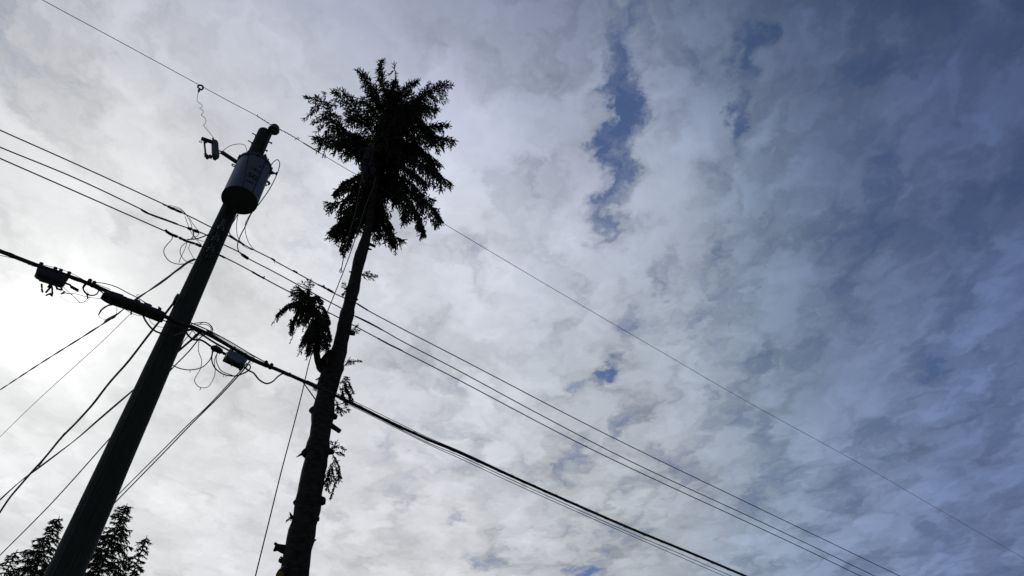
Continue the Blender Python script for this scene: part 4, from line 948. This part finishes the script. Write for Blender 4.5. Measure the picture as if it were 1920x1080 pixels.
# the small leafy shoots left on the trunk
SH = [('small sprig sticking out right of the trunk below the crown', [[(673, 515), (682, 516), (692, 518), (706, 518)], [(678, 516), (688, 513), (694, 513)]], .09, .3),
      ('short needled sprig at the left of the upper trunk', [[(655, 540), (648, 546), (644, 553)], [(655, 538), (648, 536), (645, 532)]], .06, .6),
      ('twiggy shoot on the knob right of the trunk', [[(658, 625), (663, 619), (669, 612)], [(659, 624), (666, 622), (672, 620)]], .04, .2),
      ('sprig pointing right beside the fork', [[(644, 688), (652, 681), (662, 678), (674, 677)], [(648, 684), (654, 678)]], .07, .3),
      ('bushy shoot hanging right of the trunk at the thick cable', [[(638, 720), (648, 714), (657, 722), (662, 735)], [(636, 730), (648, 728), (658, 742), (660, 752)], [(634, 740), (644, 742), (650, 755)], [(640, 716), (648, 722), (652, 738)], [(636, 725), (643, 735), (646, 748)], [(637, 718), (645, 712), (650, 710)]], .13, 1.0),
      ('feathery sprig just below the thick cable right of the trunk', [[(628, 758), (636, 764), (646, 766), (654, 768)], [(628, 770), (634, 766), (640, 776)], [(629, 750), (634, 760), (633, 772)]], .07, .9),
      ('needled fan at the top of the hanging shoot low on the trunk', [[(618, 850), (626, 840), (636, 838), (645, 842)], [(622, 848), (632, 848), (642, 852)], [(620, 846), (626, 836), (623, 830)]], .08, .4),
      ('long shoot hanging down low at the right of the trunk', [[(622, 850), (630, 862), (636, 878), (634, 895), (628, 910), (620, 932)], [(620, 870), (624, 885), (620, 905)], [(626, 862), (622, 878), (613, 902), (612, 915)], [(628, 870), (634, 885), (637, 892)], [(618, 880), (614, 900), (616, 918)]], .085, 1.0),
      ('tiny spray hanging left of the trunk under the fork', [[(598, 715), (594, 722), (592, 730)], [(602, 705), (596, 710)]], .05, .9),
      ('wisps at the left of the trunk under the thick cable', [[(560, 965), (545, 970), (541, 974)]], .03, .5)]
for lab, brs, twl, dr in SH:
    wood, fol = MB(), Foliage(); e_ = thing('side_shoot', None, None, tp(*brs[0][0]))
    e_.parent = spruce; e_.location = Vector(tp(*brs[0][0]).tolist()) - spruce.location; e_['label'] = lab
    for b_ in brs:
        n = len(b_); branch(wood, fol, catmull([tp(x, y, .02 + .08 * i / n) for i, (x, y) in enumerate(b_)], 4), r0=.008, step=.040, bare=.02, sstep=.030, sl=.046, sw=.0082, twig=twl, droop=dr)
    wood.build('twig', MT['twig'], e_); fol.build('needles', MT['needle'], e_)

# ------------------------------------------------------------------ climber and ropes
def person():
    rt_ = thing('person', 'climber in dark work clothes and helmet standing on the trunk inside the crown', 'person', tp(690, 348, .38))
    rv = unit(np.cross(TN, Z)); bk = -TN
    P3 = lambda x, y, o_=.42: tp(x, y, o_)
    J_ = {}; V_ = []; E_ = []; Rr = []
    def add(name, p, r, par=None):
        J_[name] = len(V_); V_.append(p); Rr.append(r)
        if par: E_.append((J_[par], J_[name]))
    pel = P3(690.5, 311); sh = P3(694.5, 284, .46)
    add('pelvis', pel, .145); add('waist', (pel * .6 + sh * .4), .13, 'pelvis'); add('chest', pel * .25 + sh * .75, .155, 'waist'); add('neckbase', sh + Z * .03, .085, 'chest'); add('neck', sh + Z * .10, .058, 'neckbase'); add('jaw', sh + Z * .17 + bk * .03, .078, 'neck'); add('head', sh + Z * .25, .10, 'jaw'); add('crownhead', sh + Z * .31, .085, 'head')
    add('nose', sh + Z * .225 - bk * .115, .018, 'head')
    for s_, foot, knee in ((-1, P3(683, 349, .34), P3(685, 331, .52)), (1, P3(697, 341, .30), P3(697, 325, .50))):
        k = 'L' if s_ < 0 else 'R'
        add('hip' + k, pel + rv * s_ * .10 - Z * .05, .105, 'pelvis'); add('thigh' + k, (pel + rv * s_ * .12 + knee) / 2, .085, 'hip' + k); add('knee' + k, knee, .062, 'thigh' + k); add('calf' + k, (knee * .6 + foot * .4), .064, 'knee' + k)
        add('ankle' + k, foot + Z * .08, .045, 'calf' + k); add('heel' + k, foot + bk * .03, .05, 'ankle' + k); add('toe' + k, foot + TN * .17 + rv * s_ * .02 - Z * .01, .042, 'heel' + k)
        sp0 = sh + rv * s_ * .17 - Z * .02; el = sh + rv * s_ * .30 + TN * .10 - Z * (.20 if s_ < 0 else -.10); wr = sh + rv * s_ * .14 + TN * .32 + Z * (.02 if s_ < 0 else .28)
        add('shoulder' + k, sp0, .07, 'neckbase'); add('elbow' + k, el, .05, 'shoulder' + k); add('wrist' + k, wr, .032, 'elbow' + k); hand = wr + unit(wr - el) * .07; add('palm' + k, hand, .036, 'wrist' + k)
        hd = unit(wr - el); lat = unit(np.cross(hd, Z)); cu_ = unit(TN - hd * (TN @ hd))
        for j in range(4):
            o_ = lat * (-.033 + .022 * j); l_ = (.036, .042, .039, .030)[j]
            add('f%d%s' % (j, k), hand + hd * .035 + o_, .010, 'palm' + k); add('g%d%s' % (j, k), hand + hd * (.035 + l_) + o_ + cu_ * .012, .009, 'f%d%s' % (j, k)); add('h%d%s' % (j, k), hand + hd * (.035 + l_) + o_ + cu_ * .045, .008, 'g%d%s' % (j, k))
        add('t0' + k, hand - lat * .048 + hd * .0, .012, 'palm' + k); add('t1' + k, hand - lat * .06 + hd * .03 + cu_ * .02, .010, 't0' + k)
    o0 = np.array(world_loc(rt_)); me = bpy.data.meshes.new('body'); me.from_pydata([(v - o0).tolist() for v in V_], E_, [])
    tmp = bpy.data.objects.new('body', me); COL.objects.link(tmp); sm = tmp.modifiers.new('skin', 'SKIN'); me.skin_vertices[0].data[0].use_root = True
    for i, r in enumerate(Rr): me.skin_vertices[0].data[i].radius = (r, r)
    sb = tmp.modifiers.new('sub', 'SUBSURF'); sb.levels = 2; sb.render_levels = 2
    bpy.context.view_layer.update(); fm = bpy.data.meshes.new_from_object(tmp.evaluated_get(bpy.context.evaluated_depsgraph_get())); bpy.data.objects.remove(tmp)
    fm.name = 'body'
    for mm in ('cloth', 'boot', 'skin'): fm.materials.append(MT[mm])
    ft_ = [V_[J_['heelL']] - o0, V_[J_['heelR']] - o0]; hd_ = V_[J_['head']] - o0; hn = [V_[J_['palmL']] - o0, V_[J_['palmR']] - o0]
    for p in fm.polygons:
        c = np.array(p.center); p.use_smooth = True
        if min(np.linalg.norm(c - a) for a in ft_) < .21: p.material_index = 1
        elif np.linalg.norm(c - hd_) < .17 or min(np.linalg.norm(c - a) for a in hn) < .12: p.material_index = 2
    b_ = bpy.data.objects.new('body', fm); COL.objects.link(b_); b_.parent = rt_
    hc_ = V_[J_['head']] + Z * .03
    m_ = MB(); m_.lathe(hc_ - Z * .0, Z, [(0, .150), (.012, .138), (.05, .132), (.09, .112), (.12, .07), (.132, .02)], 24); m_.build('helmet', MT['helmet'], rt_)
    m_ = MB()
    for k in ('L', 'R'): m_.tube([V_[J_['hip' + k]] + (V_[J_['thigh' + k]] - V_[J_['hip' + k]]) * .4 + (rv * math.cos(t) + TN * math.sin(t)) * .105 for t in np.linspace(0, 2 * math.pi, 17)], .014, 6)
    m_.tube([pel + Z * .06 + (rv * math.cos(t) * .165 + TN * math.sin(t) * .15) for t in np.linspace(0, 2 * math.pi, 21)], .026, 6); m_.build('harness', MT['harness'], rt_)
    return rt_, pel
pr_, pel = person()
ch = thing('chainsaw', 'small chainsaw hanging from the climber beside his boots in the crown', 'chainsaw', tp(679, 340, .45))
m = MB(); a_, b_ = tp(681, 338, .45), tp(678, 347, .45); ax_ = unit(b_ - a_); m.box((a_ + b_) / 2, ax_, np.cross(ax_, TN), TN, .09, .05, .06, .015); m.build('motor_housing', MT['saw'], ch)
m = MB(); m.box(tp(676.5, 353, .45), ax_, TN, np.cross(ax_, TN), .13, .035, .004, .003); m.build('guide_bar', MT['metal'], ch)
m = MB(); m.tube([tp(x, y, .45) for x, y in ((682, 336), (679.5, 335), (676.5, 338), (676, 343))], .009, 6); m.build('handle', MT['plastic'], ch)
TPO = lambda o_: (lambda x, y: tp(x, y, o_))
cable('climbing_rope', 'short rope tail ending in a small eye left of the trunk below the crown', 'rope', [(681, 322), (678, 332), (674, 352), (668, 390), (660, 420), (651, 455), (645, 480), (641, 500), (640, 506), (641.5, 509), (639, 510.5), (637, 508.5), (639, 504)], TPO(.55), .0085, 'ropes hanging from the climber', mat='rope')
cable('climbing_rope', 'long rope hanging from the crown past the fork down to the ground', 'rope', [(705, 330), (700, 350), (686, 385), (672, 430), (655, 480), (635, 532), (615, 582), (596, 635), (581, 675), (566, 738), (550, 800), (529, 878), (505, 975), (479, 1080), (455, 1180)], (lambda x, y: tp(x, y, float(np.interp(y, [340, 420, 510], [.62, .5, 0])))), .0085, 'ropes hanging from the climber', mat='rope')
cable('climbing_rope', 'thin reddish lanyard running up from the climber into the crown', 'rope', [(692, 312), (696, 300), (700, 285), (702, 262)], TPO(.75), .008, 'ropes hanging from the climber', mat='harness')

# ------------------------------------------------------------------ conifers behind
def conifer(label, px, py, dist, height_px_scale, n_br, spread, seed, name='conifer_tree', lean=0.0, extra=None):
    rng.seed(seed)
    d = ray(px, py); k = dist / math.hypot(d[0], d[1]); top_ = CAM + d * k
    t_ = thing(name, label, 'tree', (top_[0] + lean, top_[1], 0), 'conifers behind the pole'); H = top_[2]
    m_ = MB(); zs = np.linspace(0, 1, 24); m_.tube([np.array([top_[0] + lean * (1 - z), top_[1], H * z - (.1 if z == 0 else 0)]) for z in zs], [max(.012 * H * (1 - z) * 1.0, .012) * (1 + .35 * (1 - z) ** 6) for z in zs], 10, jit=.03); m_.build('trunk', MT['bark'], t_)
    w_, f_ = MB(), Foliage()
    for i in range(n_br):
        u = (i + .5) / n_br; dz_ = .12 + (H * .80 - .12) * u ** 1.25; a = i * 2.399 + rng.uniform(-.3, .3)
        near = dz_ < 6.0
        ln_ = spread * (.12 + .40 * min(dz_, 8) ** .92) * rng.uniform(.5, 1.2)
        if rng.random() < .12: ln_ *= .5
        hd = np.array([math.cos(a), math.sin(a), 0]); c = np.array([top_[0] + lean * dz_ / H, top_[1], H - dz_]); rise = rng.uniform(.15, .55)
        pz = [c + hd * ln_ * t + Z * ln_ * (rise * t - (.50 + .2 * rng.random()) * t * t + .12 * t ** 4) for t in (0, .25, .5, .75, 1)]
        if near: branch(w_, f_, pz, r0=.03, step=.085, bare=.08, sstep=.060, sl=.10, sw=.0165, twig=.40 * min(1, ln_ * .9 + .1), droop=.9, dens=1, lat=.85)
        else: branch(w_, f_, pz, r0=.04, step=.42, bare=.15, sstep=.28, sl=.38, sw=.07, twig=.9, droop=.6)
    w_.build('limbs', MT['twig'], t_); print(name, len(f_.p)); f_.build('crown', MT['needle2'], t_, fine=False)
    return t_
conifer('taller pointed conifer just right of the pole at the bottom edge', 239, 944, 27, 1, 260, .98, 11)
conifer('shorter conifer at the right flank of the taller one, bottom edge', 276, 1004, 26, 1, 170, .66, 12)
conifer('conifer left of the pole in the bottom left corner', 112, 968, 28, 1, 235, .95, 13)
conifer('low conifer cut by the left edge in the bottom corner', 33, 1030, 29, 1, 150, .82, 14)
print('done')
